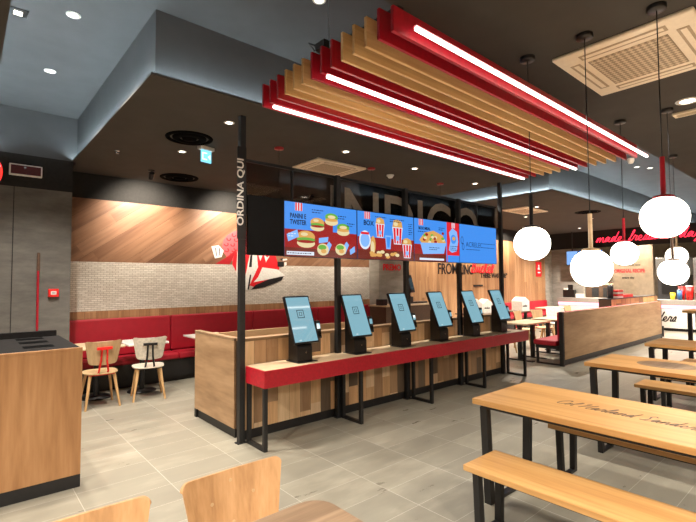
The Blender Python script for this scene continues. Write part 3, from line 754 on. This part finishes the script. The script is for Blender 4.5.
# ------------------------------------------------------------------ left seating area
t = thing('wall_bench', 'long red upholstered bench with tall back along the rear wall', 'bench', (1.16, 7.4, 0))
L = 6.3
for i, (a, b) in enumerate(((.0, 1.57), (1.57, 3.14), (3.14, 4.71), (4.71, L))):
    bx(a+.003, b-.003, .40, .485, .46, 1.05).build('backrest', 'red_leather', t, .025, seg=3)
    bx(a+.003, b-.003, .0, .40, .36, .46).build('seat_cushion', 'red_leather', t, .03, seg=3)
bx(0, L, .04, .485, .08, .36).build('base', 'black', t); bx(0, L, .1, .485, 0, .08).build('plinth', 'black', t)

def bistro(x, y, w, d, mat, label, z=.74, cat='table'):
    t = thing('bistro_table', label, cat, (x, y, 0))
    bx(-w/2, w/2, -d/2, d/2, z-.028, z).build('tabletop', mat, t, .01, seg=3)
    MB().tube([(0, 0, .03), (0, 0, z-.03)], .035, 16).build('column', 'black', t)
    MB().lathe([(.2, 0), (.2, .012), (.05, .03), (.035, .04)], seg=32).build('foot', 'black', t)
    bx(-.15, .15, -.15, .15, z-.036, z-.028).build('mounting_plate', 'black', t)
    return t
bistro(1.47, 7.15, .58, .68, 'w_cream', 'small table with pale wooden top before red bench, left one')
bistro(2.07, 7.12, .56, .66, 'white_lam', 'small white topped table before red bench behind white chair')
bistro(3.1, 7.12, .6, .66, 'white_lam', 'white topped table before red bench partly hidden by side board')

def chair(x, y, rz, label, back, frame, seat, legs='w_leg', name='dining_chair', group=None, zb=.565, hb=.29, hwt=.217):
    """plywood chair facing local +Y, curved tapered back carried by a Y shaped bracket"""
    t = thing(name, label, 'chair', (x, y, 0), rz, group)
    # seat
    pts = []
    for k in range(28):
        a = 2*PI*k/28; c, s = math.cos(a), math.sin(a); q = 3.2
        r = (abs(c)**q+abs(s)**q)**(-1/q); pts.append((.205*r*c*(1.0+.08*s), .205*r*s))
    MB().prism(pts, .435, .452, 'XY').build('seat', seat, t, .006)
    bx(-.15, .15, -.15, .15, .415, .435).build('seat_frame', frame, t, .004)
    # back shell
    nx, nz = 40, 24; th = .011; vs = []
    def P(u, v, off):
        # u -1..1, v 0..1
        hw = hwt-.052+.052*v; x = u*hw
        z0 = zb+.016*u*u*v-.012*(1-v)*(1-u*u); z = z0+hb*v
        rc = .034; dx = max(0, abs(x)-(hw-rc))/rc; lim = (1-math.sqrt(max(0, 1-dx*dx)))*rc
        z = min(z, z0+hb-lim) if v > .5 else max(z, z0+lim)
        y = -.19-.05*v+.045*u*u
        return (x, y+off, z)
    for off in (0, th):
        for j in range(nz+1):
            for i in range(nx+1): vs.append(P(math.sin(PI/2*(-1+2*i/nx)), .5-.5*math.cos(PI*j/nz), off))
    q = (nx+1)*(nz+1); W = nx+1; fs = []
    for j in range(nz):
        for i in range(nx):
            a = j*W+i; fs.append((a, a+1, a+1+W, a+W)); fs.append((q+a, q+a+W, q+a+1+W, q+a+1))
    for j in range(nz):
        fs.append((j*W, (j+1)*W, q+(j+1)*W, q+j*W)); a = j*W+nx; fs.append((a, q+a, q+a+W, a+W))
    for i in range(nx):
        fs.append((i, q+i, q+i+1, i+1)); a = nz*W+i; fs.append((a, a+1, q+a+1, q+a))
    bk = MB().add(vs, fs, 0, True).build('backrest', back, t, .002)
    for (u, v) in ((-.45, .62), (.45, .62), (0, .3), (.02, .86)):
        c = Vector(P(u, v, 0)); MB().tube([c+Vector((0, th+.002, 0)), c+Vector((0, -.0035, 0))], .0075, 10).build('screw', 'w_back', bk)
    # bracket
    br = MB()
    for sx in (-1, 1):
        br.tube([(sx*.055, -.12, .425), (sx*.055, -.2, .47), (sx*.035, -.216, zb+.05), (sx*.03, -.250, zb+.2)], .012, 8)
    br.box(-.09, .09, -.258, -.241, zb+.19, zb+.225)
    br.build('back_bracket', frame, t, .003)
    for sx in (-1, 1):
        for sy in (-1, 1):
            MB().tube([(sx*.14, sy*.13, .42), (sx*.2, sy*.2, 0)], [.021, .013], 12).build('leg', legs, t)
    return t
chair(1.41, 6.66, .0, 'tan plywood chair with bright red bracket at left wall table', 'w_back', 'red_plastic', 'w_back')
chair(2.02, 6.66, -.2, 'off white chair with black bracket at the white wall table', 'white_seat', 'blackp', 'white_seat')

# wall picture (painted shapes)
t = thing('wall_decal', 'red, white and black abstract graphic painted on bench wall', 'wall decal', (4.25, YF-.0051, 2.0))
def dec(polys, m, depth):
    mb = MB()
    for p in polys: mb.prism([(x-4.25, z-2.0) for x, z in p], -depth, 0, 'XZ')
    return mb.build('painted_shape', m, t)
dec([ell(4.14, 2.29, .45, .33)], 'pink_print', .002)
dots = []
for rr, nn in ((.37, 15), (.24, 10), (.1, 4)):
    for k in range(nn):
        a = 2*PI*k/nn+rr*7; cxx, czz = 4.14+rr*math.cos(a), 2.29+rr*.72*math.sin(a)
        ring = ell(cxx, czz, .05, .04, 9, a, a+1.5*PI)+ell(cxx, czz, .026, .02, 9, a, a+1.5*PI)[::-1]
        dots.append(ring)
dec(dots, 'red_paint', .003)
dec([[(3.56, 1.95), (3.85, 1.95), (4.0, 2.24), (3.78, 2.08)]], 'darkred_print', .0035)
dec([[(3.9, 1.95), (4.1, 1.6), (4.4, 1.5), (4.75, 1.65), (4.95, 1.88), (4.85, 2.16), (4.45, 2.2), (3.95, 2.18)]], 'red_paint', .004)
dec([[(3.48, 2.27), (3.62, 2.3), (3.72, 2.2), (3.68, 2.08), (3.55, 2.05)]], 'white_print', .005)
dec([[(3.55, 2.25), (3.57, 2.1), (3.585, 2.1), (3.57, 2.25)], [(3.62, 2.25), (3.64, 2.1), (3.655, 2.1), (3.64, 2.25)]], 'black_print', .006)
dec([[(4.12, 1.48), (4.22, 1.46), (4.45, 1.9), (4.42, 2.2), (4.28, 2.2)], [(4.35, 1.6), (4.7, 1.66), (5.08, 1.74), (4.9, 1.86), (4.55, 1.9), (4.45, 1.7)], [(4.0, 2.2), (4.08, 1.9), (4.05, 1.5), (3.98, 1.8)]], 'white_print', .0055)
dec([[(4.45, 2.18), (4.5, 2.02), (4.56, 2.16)], [(4.58, 2.16), (4.63, 2.0), (4.74, 2.18), (4.66, 2.1)]], 'white_print', .006)
dec([[(4.3, 1.46), (4.6, 1.5), (5.0, 1.64), (5.05, 1.72), (4.7, 1.66), (4.4, 1.55)], [(4.25, 1.9), (4.31, 1.9), (4.33, 2.19), (4.29, 2.19)], [(4.22, 1.46), (4.25, 1.46), (4.3, 1.75), (4.27, 1.75)], [(4.9, 1.92), (5.05, 1.92), (5.05, 2.02), (4.9, 2.02)], [(4.95, 2.08), (5.02, 2.04), (5.03, 2.1)]], 'black_print', .007)
dec([[(5.03, 2.04), (5.14, 2.06), (5.13, 2.09), (5.03, 2.08)], [(5.07, 1.94), (5.12, 1.95), (5.12, 2.02), (5.07, 2.01)]], 'white_print', .006)

# grey wall fittings
t = thing('emergency_light', 'rectangular emergency light with white frame on the dark band', 'emergency light', (.61, 7.28, 3.11))
MB().box(-.18, .18, -.05, 0, -.075, .075).build('housing', 'white_p', t, .008)
bx(-.163, .163, -.053, -.05, -.058, .058).build('lens', 'led_dark', t)
bx(-.02, 0, -.055, -.053, .03, .036).build('indicator', 'k_white', t)
t = thing('fire_call_point', 'small red square fire alarm box on the grey wall', 'fire alarm', (.95, 7.28, 1.48))
bx(-.06, .06, -.045, 0, -.055, .055).build('box', 'red_plastic', t, .006); bx(-.032, .032, -.047, -.045, -.024, .024).build('glass_plate', 'white_p', t); bx(-.02, .02, -.048, -.047, -.006, .004).build('mark', 'black_print', t)
t = thing('broom', 'red broom handle leaning on the grey wall behind waste cabinet', 'broom', (.76, 7.1, 0))
MB().tube([(0, 0, .1), (.01, .14, 1.82)], .014, 10).build('handle', 'red_lac', t); MB().tube([(.01, .14, 1.78), (.012, .155, 2.02)], .018, 10).build('grip', 'brown', t)
MB().prism([(-.16, 0), (.16, 0), (.12, .1), (-.12, .1)], -.03, .03, 'XZ').build('brush', 'blackp', t)
t = thing('round_sign', 'round red and white sign cut off by the left photo edge', 'sign', (.05, 5.0, 2.60))
MB().tube([(0, -.03, 0), (0, .03, 0)], .2, 40).build('disc', 'red_plastic', t, .004)
MB().prism(ell(0, 0, .19, .19, 24, math.radians(15), math.radians(165)), -.033, -.03, 'XZ').build('white_half', 'white_p', t)
MB().prism(ell(0, 0, .19, .19, 24, math.radians(15), math.radians(165)), .03, .033, 'XZ').build('white_half', 'white_p', t)
MB().tube([(0, 0, .2), (0, 0, ZC-2.6)], .006, 8).build('hanger', 'black', t)

# waste cabinet
t = thing('waste_cabinet', 'oak waste cabinet with black slotted top and black plinth at left', 'waste cabinet', (.75, 4.14, 0))
bx(-1.5, 0, 0, 1.22, .1, 1.075).build('body', 'w_cab', t, .003)
bx(-1.5, -.0, .005, 1.22, 0, .1).build('plinth', 'black', t)
MB().box(-1.5, 0, .02, 1.20, 1.075, 1.09).build('top_tray', 'bin_top', t, .002)
bx(-1.5, -.02, 1.17, 1.22, 1.09, 1.145).build('splash_back', 'bin_top', t, .003)
bx(-1.5, 0, 0, .02, 1.075, 1.1).build('front_lip', 'w_cab', t, .002)
for yy in (.37, .72, 1.03):  # openings drawn as flat plates, their dark put into the colour
    bx(-.36, -.15, yy-.085, yy+.085, 1.0901, 1.0908).build('slot', 'vent', t)
    bx(-.98, -.77, yy-.085, yy+.085, 1.0901, 1.0908).build('slot', 'vent', t)

# ------------------------------------------------------------------ near chairs and table
chair(.335, 1.64, PI+.0, 'plywood chair with plain back cut off at the bottom left', 'w_ply', 'black', 'w_ply', name='plywood_chair', zb=.5, hb=.29, hwt=.236)
chair(.92, 1.64, PI-.0, 'plywood chair showing screws in its back beside brown table corner', 'w_ply', 'black', 'w_ply', name='plywood_chair', zb=.5, hb=.29, hwt=.236)
t = thing('rounded_table', 'brown wooden table with rounded corner at the bottom edge', 'table', (.45, 1.155, 0))
pts = []
for cxs, cys, a in ((.585, .25, 0), (-.585, .25, PI/2), (-.585, -.25, PI), (.585, -.25, 1.5*PI)):
    for k in range(7): th = a+PI/2*k/6; pts.append((cxs+.1*math.cos(th), cys+.1*math.sin(th)))
MB().prism(pts, .715, .74, 'XY').build('tabletop', 'w_top', t, .004)
for sx in (-.35, .35):
    MB().tube([(sx, 0, .03), (sx, 0, .71)], .035, 16).build('column', 'black', t); MB().lathe([(.2, 0), (.2, .012), (.05, .03), (.035, .04)], (sx, 0, 0), 32).build('foot', 'black', t)

# ------------------------------------------------------------------ long tables and benches
def loop_leg(parent, y, x0, x1, top, lean, w=.055, d=.028):
    # closed loop of flat bar: two uprights leaning in, a floor bar and a top bar
    mb = MB()
    for sx, xx in ((1, x0), (-1, x1)):
        a, b = xx, xx+sx*w; l = sx*lean
        lo, hi = sorted((a+l, b+l)), sorted((a, b))
        vs = [(lo[0], y-d, 0), (lo[1], y-d, 0), (lo[1], y+d, 0), (lo[0], y+d, 0), (hi[0], y-d, top), (hi[1], y-d, top), (hi[1], y+d, top), (hi[0], y+d, top)]
        mb.add(vs, [(0,3,2,1),(4,5,6,7),(0,1,5,4),(1,2,6,5),(2,3,7,6),(3,0,4,7)])
    mb.box(x0+lean+w, x1-lean-w, y-d, y+d, 0, .022); mb.box(x0+w, x1-w, y-d, y+d, top-.022, top)
    return mb.build('leg_frame', 'black', parent, .003)
def long_table(x0, label, y1=1.93):
    w = .77; ln = 1.9
    t = thing('long_table', label, 'table', (x0, y1-ln, 0))
    bx(0, w, 0, ln, .722, .762).build('tabletop', 'w_table', t, .005, seg=3)
    bx(.03, w-.03, .05, ln-.05, .70, .722).build('under_rail', 'black', t)
    for y in (.12, ln-.06): loop_leg(t, y, .045, w-.045, .70, .04)
    return t
def long_bench(x0, label, y1=1.75):
    w = .375; ln = 1.66
    t = thing('long_bench', label, 'bench', (x0, y1-ln, 0))
    bx(0, w, 0, ln, .405, .442).build('seat', 'w_table', t, .005, seg=3)
    bx(.03, w-.03, .05, ln-.05, .39, .405).build('under_rail', 'black', t)
    for y in (.12, ln-.07): loop_leg(t, y, .03, w-.03, .39, .02, w=.05, d=.022)
    return t
t1 = long_table(2.83, 'nearest long golden oak table with dark handwriting across the top', 1.905)
st, tw = script('Col Harland Sanders', .058, sx=.82)
mb = MB()
for s in st: mb.ribbon([(x, y) for x, y in s], .0095, ((0, -1, 0), (1, 0, 0)), (.33, 1.45, .7621), .0003)
mb.build('handwriting', 'brown', t1)
t2 = long_table(4.92, 'second long oak table, with a brown oval mark on top', 1.95)
MB().prism(ell(.40, 1.27, .2, .26, 36), .7621, .7626, 'XY').build('oval_mark', 'w_top', t2)
long_table(6.93, 'third long oak table, farthest in the row by the partition', 1.97)
long_bench(2.455, 'nearest long oak bench in front of the handwritten table', 1.73)
long_bench(3.66, 'oak bench tucked behind the far side of the handwritten table')
long_bench(4.5, 'oak bench hidden between the first two long tables')
long_bench(5.75, 'oak bench standing behind the oval marked table')
long_bench(6.5, 'oak bench in front of the third long table')
long_bench(7.8, 'oak bench behind the third long table at right edge', 1.78)
t = thing('high_table', 'tall bar height oak table at right edge before white counter', 'table', (9.3, .3, 0))
bx(0, .7, 0, 1.77, 1.04, 1.08).build('tabletop', 'w_table', t, .004)
for y in (.15, 1.68): loop_leg(t, y, .05, .65, 1.04, .0, w=.06, d=.03)

# ------------------------------------------------------------------ partition seat on the right
t = thing('booth_seat', 'red booth seat backed by a long low oak partition', 'booth seat', (8.49, 3.72, 0))
LL = 6.1
bx(.03, LL, 0, .03, .12, 1.0).build('back_board', 'w_part', t, .002)
bx(.03, LL, .005, .03, .02, .12).build('kick_board', 'black', t)
bx(0, .06, 0, .075, 0, 1.01).build('end_post', 'black', t, .002); bx(LL, LL+.05, 0, .075, 0, 1.01).build('end_post', 'black', t, .002)
bx(.06, LL, .03, .14, .45, 1.0).build('backrest', 'red_leather', t, .02, seg=3)
bx(.0, LL, .14, .58, .36, .46).build('seat_cushion', 'red_leather', t, .025, seg=3)
bx(.03, LL, .10, .55, .30, .36).build('seat_base', 'black', t)
for xx in (.03, 1.6, 3.2, 4.8, 6.4):
    bx(xx, xx+.04, .5, .54, 0, .3).box(xx, xx+.04, .03, .5, 0, .03).box(xx, xx+.04, .03, .07, .03, .3).build('leg_frame', 'black', t)

def square_table(x0, x1, y0, y1, label, mat='w_cream'):
    t = thing('dining_table', label, 'table', ((x0+x1)/2, (y0+y1)/2, 0)); w, d = (x1-x0)/2, (y1-y0)/2
    bx(-w, w, -d, d, .73, .76).build('tabletop', mat, t, .004)
    for xx in ((-w*.5, w*.5) if w > .45 else (0,)):
        bx(xx-.035, xx+.035, -.035, .035, .02, .73).build('column', 'black', t); bx(xx-.05, xx+.05, -.28, .28, 0, .02).build('foot', 'black', t, .003)
    return t
square_table(8.28, 9.32, 4.32, 4.88, 'pale topped dining table just past the end of kiosk counter')
square_table(9.6, 10.5, 4.36, 4.9, 'pale topped dining table second along the red booth seat')
square_table(11.0, 11.9, 4.36, 4.9, 'pale topped dining table farther along the red booth seat')
square_table(9.7, 10.7, 6.3, 7.0, 'brown dining table behind the last kiosks with white bags on it', 'brown')
square_table(11.4, 12.5, 6.1, 6.7, 'brown dining table carrying a single white paper bag', 'brown')
square_table(13.4, 14.4, 6.1, 6.7, 'far pale dining table near the grey corner', 'w_cream')
chair(9.12, 5.3, PI, 'white dining chair beyond the pale table past the counter', 'white_seat', 'black', 'white_seat')
chair(8.6, 5.28, PI, 'white dining chair partly hidden by the sixth kiosk', 'white_seat', 'black', 'white_seat')
chair(10.9, 5.25, PI-.2, 'wooden dining chair behind the second booth table', 'w_back', 'red_plastic', 'w_back')
chair(10.2, 5.35, PI+.1, 'wooden dining chair with red bracket close to booth table', 'w_back', 'red_plastic', 'w_back')
chair(12.15, 5.65, PI/2, 'white dining chair seen from the side by the bag table', 'white_seat', 'black', 'white_seat')
chair(13.3, 5.5, PI, 'far wooden dining chair near the grey corner', 'w_back', 'black', 'w_back')
t = thing('wall_bench', 'far red bench below the lettered wood wall', 'bench', (12.2, 7.4, 0))
bx(0, 4.3, 0, .38, .36, .46).build('seat_cushion', 'red_leather', t, .02); bx(0, 4.3, .38, .47, .46, .86).build('backrest', 'red_leather', t, .02); bx(0, 4.3, .05, .47, 0, .36).build('base', 'black', t)
def bag(x, y, z, w, h, label, rz=.3):
    t = thing('paper_bag', label, 'paper bag', (x, y, z), rz)
    d = w*.6
    MB().prism([(-d/2, 0), (d/2, 0), (d/2, h*.72), (0, h), (-d/2, h*.72)], -w/2, w/2, 'YZ').build('bag', 'paper', t, .004)
    s = MB()
    for stroke in script('sanders' if w > .3 else 'ders', w*.07, sx=.8)[0]: s.ribbon(stroke, w*.018, ((0, -1, 0), (0, 0, 1)), (-w/2-.001, d*.4, h*.32), .001)
    s.build('print', 'black_print', t)
bag(11.8, 6.32, .76, .42, .38, 'white house shaped paper bag alone on far brown table', 1.2)
bag(10.0, 6.6, .76, .42, .38, 'white paper bag on brown table, left of the pair', .9)
bag(10.45, 6.6, .76, .42, .36, 'white paper bag on brown table, right of the pair', 1.0)
# station by the pillar
t = thing('condiment_station', 'brown service stand with black top ledge before the grey pillar', 'service stand', (6.75, 6.6, 0))
bx(0, 1.6, 0, .5, .05, 1.06).build('body', 'brown', t, .004); bx(.02, 1.58, .02, .48, 0, .05).build('plinth', 'black', t)
bx(-.02, 1.62, -.02, .52, 1.06, 1.09).build('top', 'w_cream', t, .003); bx(0, .14, .1, .3, 1.09, 1.22).build('napkin_box', 'blackp', t, .004)
bx(.9, 1.1, .2, .45, 1.09, 1.25).build('tray_holder', 'darksteel', t, .004); bx(1.1, 1.6, .2, .45, 1.09, 1.13).build('tray_stack', 'blackp', t, .004)
t = thing('tablet_stand', 'small black tablet on a stand just right of third post', 'tablet', (5.72, 5.0, 0), .2)
MB().lathe([(.16, 0), (.16, .015), (.02, .03)], seg=24).build('foot', 'blackp', t); MB().tube([(0, .03, .02), (0, .03, 1.5)], .015, 10).build('pole', 'blackp', t)
mt = frame_mat((0, -.04, 1.42), (1, 0, 0), Vector((0, .25, .97)).normalized())
s = MB().box(-.065, .065, 0, .3, -.02, 0, mat=mt).build('housing', 'blackp', t, .004); MB().box(-.05, .05, .05, .25, 0, .001, mat=mt).build('display', 'k_icon', s)

# wall writing
def writing(name, body, x, z, size, m, lab, y, bold=.004, sx=1, **kw):
    o = text(name, body, size, m, None, Matrix.Identity(4), bold=bold, sx=sx, ext=.004, **kw)
    o.matrix_world = frame_mat((x, y, z), *FRONT); tag(o, lab, 'wall lettering'); return o
writing('wall_lettering', 'FROM', 10.15, 1.80, .44, 'black_print', 'black word left of post on the lettered wood wall', YF-.015, .005, .80)
writing('wall_lettering', 'KING', 11.9, 1.80, .40, 'black_print', 'black word right of post before the red script', YF-.015, .011, .8, align='RIGHT')
writing('wall_lettering', 'THERE WAS ONE"', 12.3, 1.69, .2, 'black_print', 'lower black line of writing ending in a quotation mark', YF-.015, .005, .98)
writing('wall_lettering', 'PREMO', 7.62, 1.87, .21, 'red_paint', 'red word on the grey pillar under the menu screens', 7.545, .006, .95)
mb = MB()
for s in script('Bucket', .19, shear=.3, sx=1.25)[0]: mb.tube([(11.75+x, 0, 1.86+y) for x, y in s], .032, 6)
for i in range(len(mb.v)): mb.v[i] = (mb.v[i][0], mb.v[i][1]*.2+YF-.018, mb.v[i][2])
tag(mb.build('wall_lettering', 'red_paint'), 'red brush script word between the black wall writing', 'wall lettering')
tag(bx(11.9, 12.4, YF-.025, YF-.012, 1.42, 1.47).build('wall_mark', 'black_print'), 'short black underline below the wall writing', 'wall lettering')
t = thing('wall_sign', 'red sign with white figure on right end of wood wall', 'sign', (16.1, YF-.012, 2.0))
bx(-.2, .2, -.02, 0, -.27, .27).build('board', 'red_paint', t, .003)
MB().prism(ell(0, .12, .05, .05), -.022, -.02, 'XZ').prism([(-.1, -.02), (.1, -.02), (.06, .07), (-.06, .07)], -.022, -.02, 'XZ').box(-.1, .1, -.022, -.02, -.14, -.1).build('white_symbol', 'white_print', t)

# ------------------------------------------------------------------ counter, neon, kitchen
t = thing('service_counter', 'white front service counter with pink light line at far right', 'counter', (16.7, 0, 0))
bx(0, .45, -2, 7.45, .09, .70).build('front_panel', 'white_lam', t)
bx(.03, .45, -2, 7.42, 0, .09).build('plinth', 'black', t)
bx(-.01, .0, -2, 7.45, .70, .80).build('light_line', 'pink_led', t)
bx(0, .45, -2, 7.45, .70, .80).build('upper_panel', 'white_lam', t)
bx(-.04, .48, -2.0, 7.47, .80, .96).build('worktop', 'grey_film', t, .004)
mb = MB()
for y0, w in ((5.6, 'sanders'),):
    st, tw = script(w, .14, sx=1.15)
    for s in st: mb.ribbon(s, .035, ((0, -1, 0), (0, 0, 1)), (-.003, 3.88+tw, .30), .001)
mb.build('script_lettering', 'black_print', t)
t2_ = thing('fascia_board', 'dark fascia above the service counter carrying red neon writing', 'fascia', (16.9, 0, 2.8))
bx(0, .12, -2, YF, -.06, ZC-2.8).build('board', 'band', t2_)
t = thing('neon_sign', 'glowing red neon handwriting on the dark fascia', 'neon sign', (16.88, 6.15, 2.86))
for word, y0 in (('made', 6.17), ('fresh', 5.17), ('since', 4.6), ('day', 3.76), ('one', 2.9)):
    for s_ in script(word, .155, shear=.3, sx=1.25)[0]:
        MB().tube([(0, y0-6.15-x, .05+y) for x, y in s_], .013, 6).build('neon_word', 'neon', t)
# menu boards above the counter
t = thing('counter_screen', 'blue lit screen above the far counter beside first globe', 'screen', (16.6, 6.42, 2.4))
bx(0, .05, -.55, .23, -.24, .24).build('case', 'blackp', t); bx(-.002, 0, -.54, .22, -.23, .23).build('display', 's_blue', t); MB().box(-.004, -.002, -.3, .1, -.12, -.09).box(-.004, -.002, -.3, .0, -.17, -.15).build('writing', 's_dark', t)
bx(.02, .04, -.2, -.17, .24, ZC-2.4).build('hanger', 'black', t)
t = thing('counter_screen', 'narrow violet blue screen left of the far counter screen', 'screen', (16.65, 6.9, 2.4))
bx(0, .05, -.2, .2, -.26, .24).build('case', 'blackp', t); bx(-.002, 0, -.19, .19, -.25, .23).build('display', 's_pale', t); bx(.02, .04, -.02, .02, .24, ZC-2.4).build('hanger', 'black', t)
# kitchen
t = thing('text_wall_panel', 'tan kitchen wall panel printed with red and black words', 'wall panel', (18.2, 5.35, 0))
bx(0, .1, -.52, .75, 0, 3.2).build('panel', 'tan_wall', t)
text('lettering', 'ORIGINAL RECIPE', .17, 'red_paint', t, frame_mat((-.003, .70, 1.86), *WEST), bold=.006, sx=.72)
text('lettering', 'hand prepared since', .085, 'black_print', t, frame_mat((-.003, .55, 2.10), *WEST), bold=.002)
text('lettering', 'every day', .1, 'black_print', t, frame_mat((-.003, .45, 1.64), *WEST), bold=.004)
t = thing('kitchen_shelf', 'brown kitchen shelf unit with pale top board behind counter', 'shelf', (18.4, 6.9, 0))
bx(0, .5, -.75, .75, 0, 1.4).build('cabinet', 'brown', t); bx(-.02, .5, -.78, .78, 1.4, 1.47).build('top_board', 'w_cream', t)
for yy in (-.5, -.1, .35): bx(-.01, 0, yy-.12, yy+.12, .95, 1.3).build('door', 'darksteel', t)
lamp('area', 30, (-.4, 0, 2.6), WARM, t, .3)  # area light above the shelf; the top board itself does not glow
t = thing('oven_hood', 'steel kitchen hood and oven behind the counter at right', 'oven', (18.2, 4.3, 0))
bx(0, .8, -.45, .45, 0, .9).build('body', 'steel', t, .005); bx(0, .8, -.45, .45, 1.75, 2.35).build('hood', 'steel', t, .01); bx(0.05, .8, -.42, .42, .9, 1.75).build('oven', 'darksteel', t)
bx(.03, .05, -.3, .3, 1.1, 1.5).build('oven_glass', 'blackp', t); bx(.03, .05, -.35, .35, 1.58, 1.62).build('handle', 'chrome', t)
t = thing('steel_fridge', 'tall steel kitchen unit at right photo edge behind the globes', 'kitchen unit', (18.2, 3.2, 0))
bx(0, .7, -.5, .5, 0, 2.3).build('body', 'steel', t, .006); bx(-.01, 0, -.45, -.02, .2, 2.1).build('door', 'darksteel', t, .003); bx(-.01, 0, .02, .45, .2, 2.1).build('door', 'steel', t, .003)
for x, y, lab in ((15.6, 6.2, 'added downlight before left end of far counter'), (15.6, 4.4, 'added downlight before middle of far counter'), (15.6, 2.4, 'added downlight before right end of far counter'), (12.2, 1.2, 'added downlight over floor between high table and long partition'), (10.2, 5.0, 'added downlight over the tables along red booth seat'), (13.4, 5.0, 'added downlight over far end of red booth seat')):
    downlight(x, y, ZC, lab, 250, spot=2.3)  # lamps put in to brighten the counter front and booth partition
for y in (5.2, 3.4, 6.9):  # unseen lamps put in to lighten the kitchen interior
    t = downlight(17.6, y, ZC, 'unseen kitchen downlight behind the dark fascia, %s' % ('middle one' if 5 < y < 6 else 'right one' if y < 5 else 'left one'), 0)
    lamp('spot', 230, (0, 0, -.03), (1, .88, .7), t, .08, spot=2.6, blend=.8)
t = thing('till', 'black till with white slip on the far counter left end', 'till', (16.95, 7.15, .96))
bx(-.1, .1, -.2, .2, 0, .28).build('terminal', 'blackp', t, .01); bx(-.02, .02, -.12, .05, .28, .46).build('operator_screen', 'blackp', t); bx(-.12, -.02, .04, .16, .28, .34).build('receipt_slip', 'paper', t)
t = thing('card_stand', 'small white card stand beside the black till', 'card stand', (16.85, 6.75, .96))
bx(-.02, .02, -.14, .14, 0, .14).build('card', 'paper', t); bx(-.05, .05, -.1, .1, 0, .01).build('base', 'white_p', t)
def cup(x, y, h, r, m, label, lid='white_p', name='cup', cat='cup'):
    t = thing(name, label, cat, (x, y, .96)); MB().lathe([(.0005, 0), (r*.8, 0), (r, h), (.0005, h)], seg=20).build('body', m, t); MB().lathe([(r*1.05, h), (r*1.05, h+.02), (.0005, h+.025)], seg=20).build('lid', lid, t)
cup(16.9, 3.98, .2, .07, 'yellow_p', 'yellow tub on the far counter left of blue bottle', 'yellow_p', 'tub', 'tub')
cup(16.9, 3.8, .3, .07, 'blue_p', 'blue bottle on far counter between yellow and red items', 'chrome', 'bottle', 'bottle')
cup(16.9, 3.55, .42, .1, 'red_plastic', 'tall red container with white lid on the far counter', 'white_p', 'container', 'container')
cup(17.15, 3.8, .4, .09, 'red_plastic', 'red container standing behind the blue bottle', 'red_plastic', 'container', 'container')
cup(16.95, 3.3, .2, .12, 'red_lac', 'low dark red container at right photo edge on counter', 'blackp', 'container', 'container')
# block clad divider behind the booth
t = thing('block_divider', 'divider clad in mixed wood blocks peeking over the far oak partition', 'partition', (12.7, 4.32, 0))
bx(0, 3.9, 0, .3, .1, 1.09).build('block_cladding', wood('mixed wood blocks', (196, 172, 140), (220, 198, 164), (234, 214, 182), 'Z', 10, 6, .5, plank=(0, .36, .3, [(250, 222, 176), (170, 142, 120), (246, 206, 168), (206, 170, 140), (234, 196, 164), (150, 122, 104)], .03)), t)
bx(.02, 3.88, .02, .28, 0, .1).build('plinth', 'black', t); bx(-.01, 3.91, -.01, .31, 1.09, 1.11).build('cap', 'black', t)
t = thing('menu_stack', 'white and red boxes piled on the wood block divider', 'box', (13.3, 4.4, 1.11))
for k in range(4): bx(-.12, .3, -.08, .1, k*.055, k*.055+.05).build('box', 'paper' if k % 2 == 0 else 'red_plastic', t, .004)
o = bx(13.7, 14.5, 4.36, 4.5, 1.11, 1.19).build('serving_tray_stack', 'red_plastic', None, .006); tag(o, 'low red tray stack lying on the wood block divider', 'tray')
t = thing('condiment_pump', 'dark pump dispenser standing on left end of block divider', 'dispenser', (12.95, 4.42, 1.11))
MB().lathe([(.0005, 0), (.07, 0), (.07, .3), (.03, .36), (.0005, .36)], seg=16).build('body', 'darksteel', t); MB().tube([(0, 0, .35), (0, 0, .42), (0, -.1, .44)], .012).build('spout', 'chrome', t)

# ------------------------------------------------------------------ light of the room
w = bpy.data.worlds.new('room'); sc.world = w; w.use_nodes = True
w.node_tree.nodes['Background'].inputs[0].default_value = (.8, .85, 1, 1); w.node_tree.nodes['Background'].inputs[1].default_value = .02
sc.view_settings.view_transform = 'Standard'; sc.view_settings.look = 'None'; sc.view_settings.gamma = 1; sc.view_settings.use_curve_mapping = False
sc.view_settings.exposure = 1.4
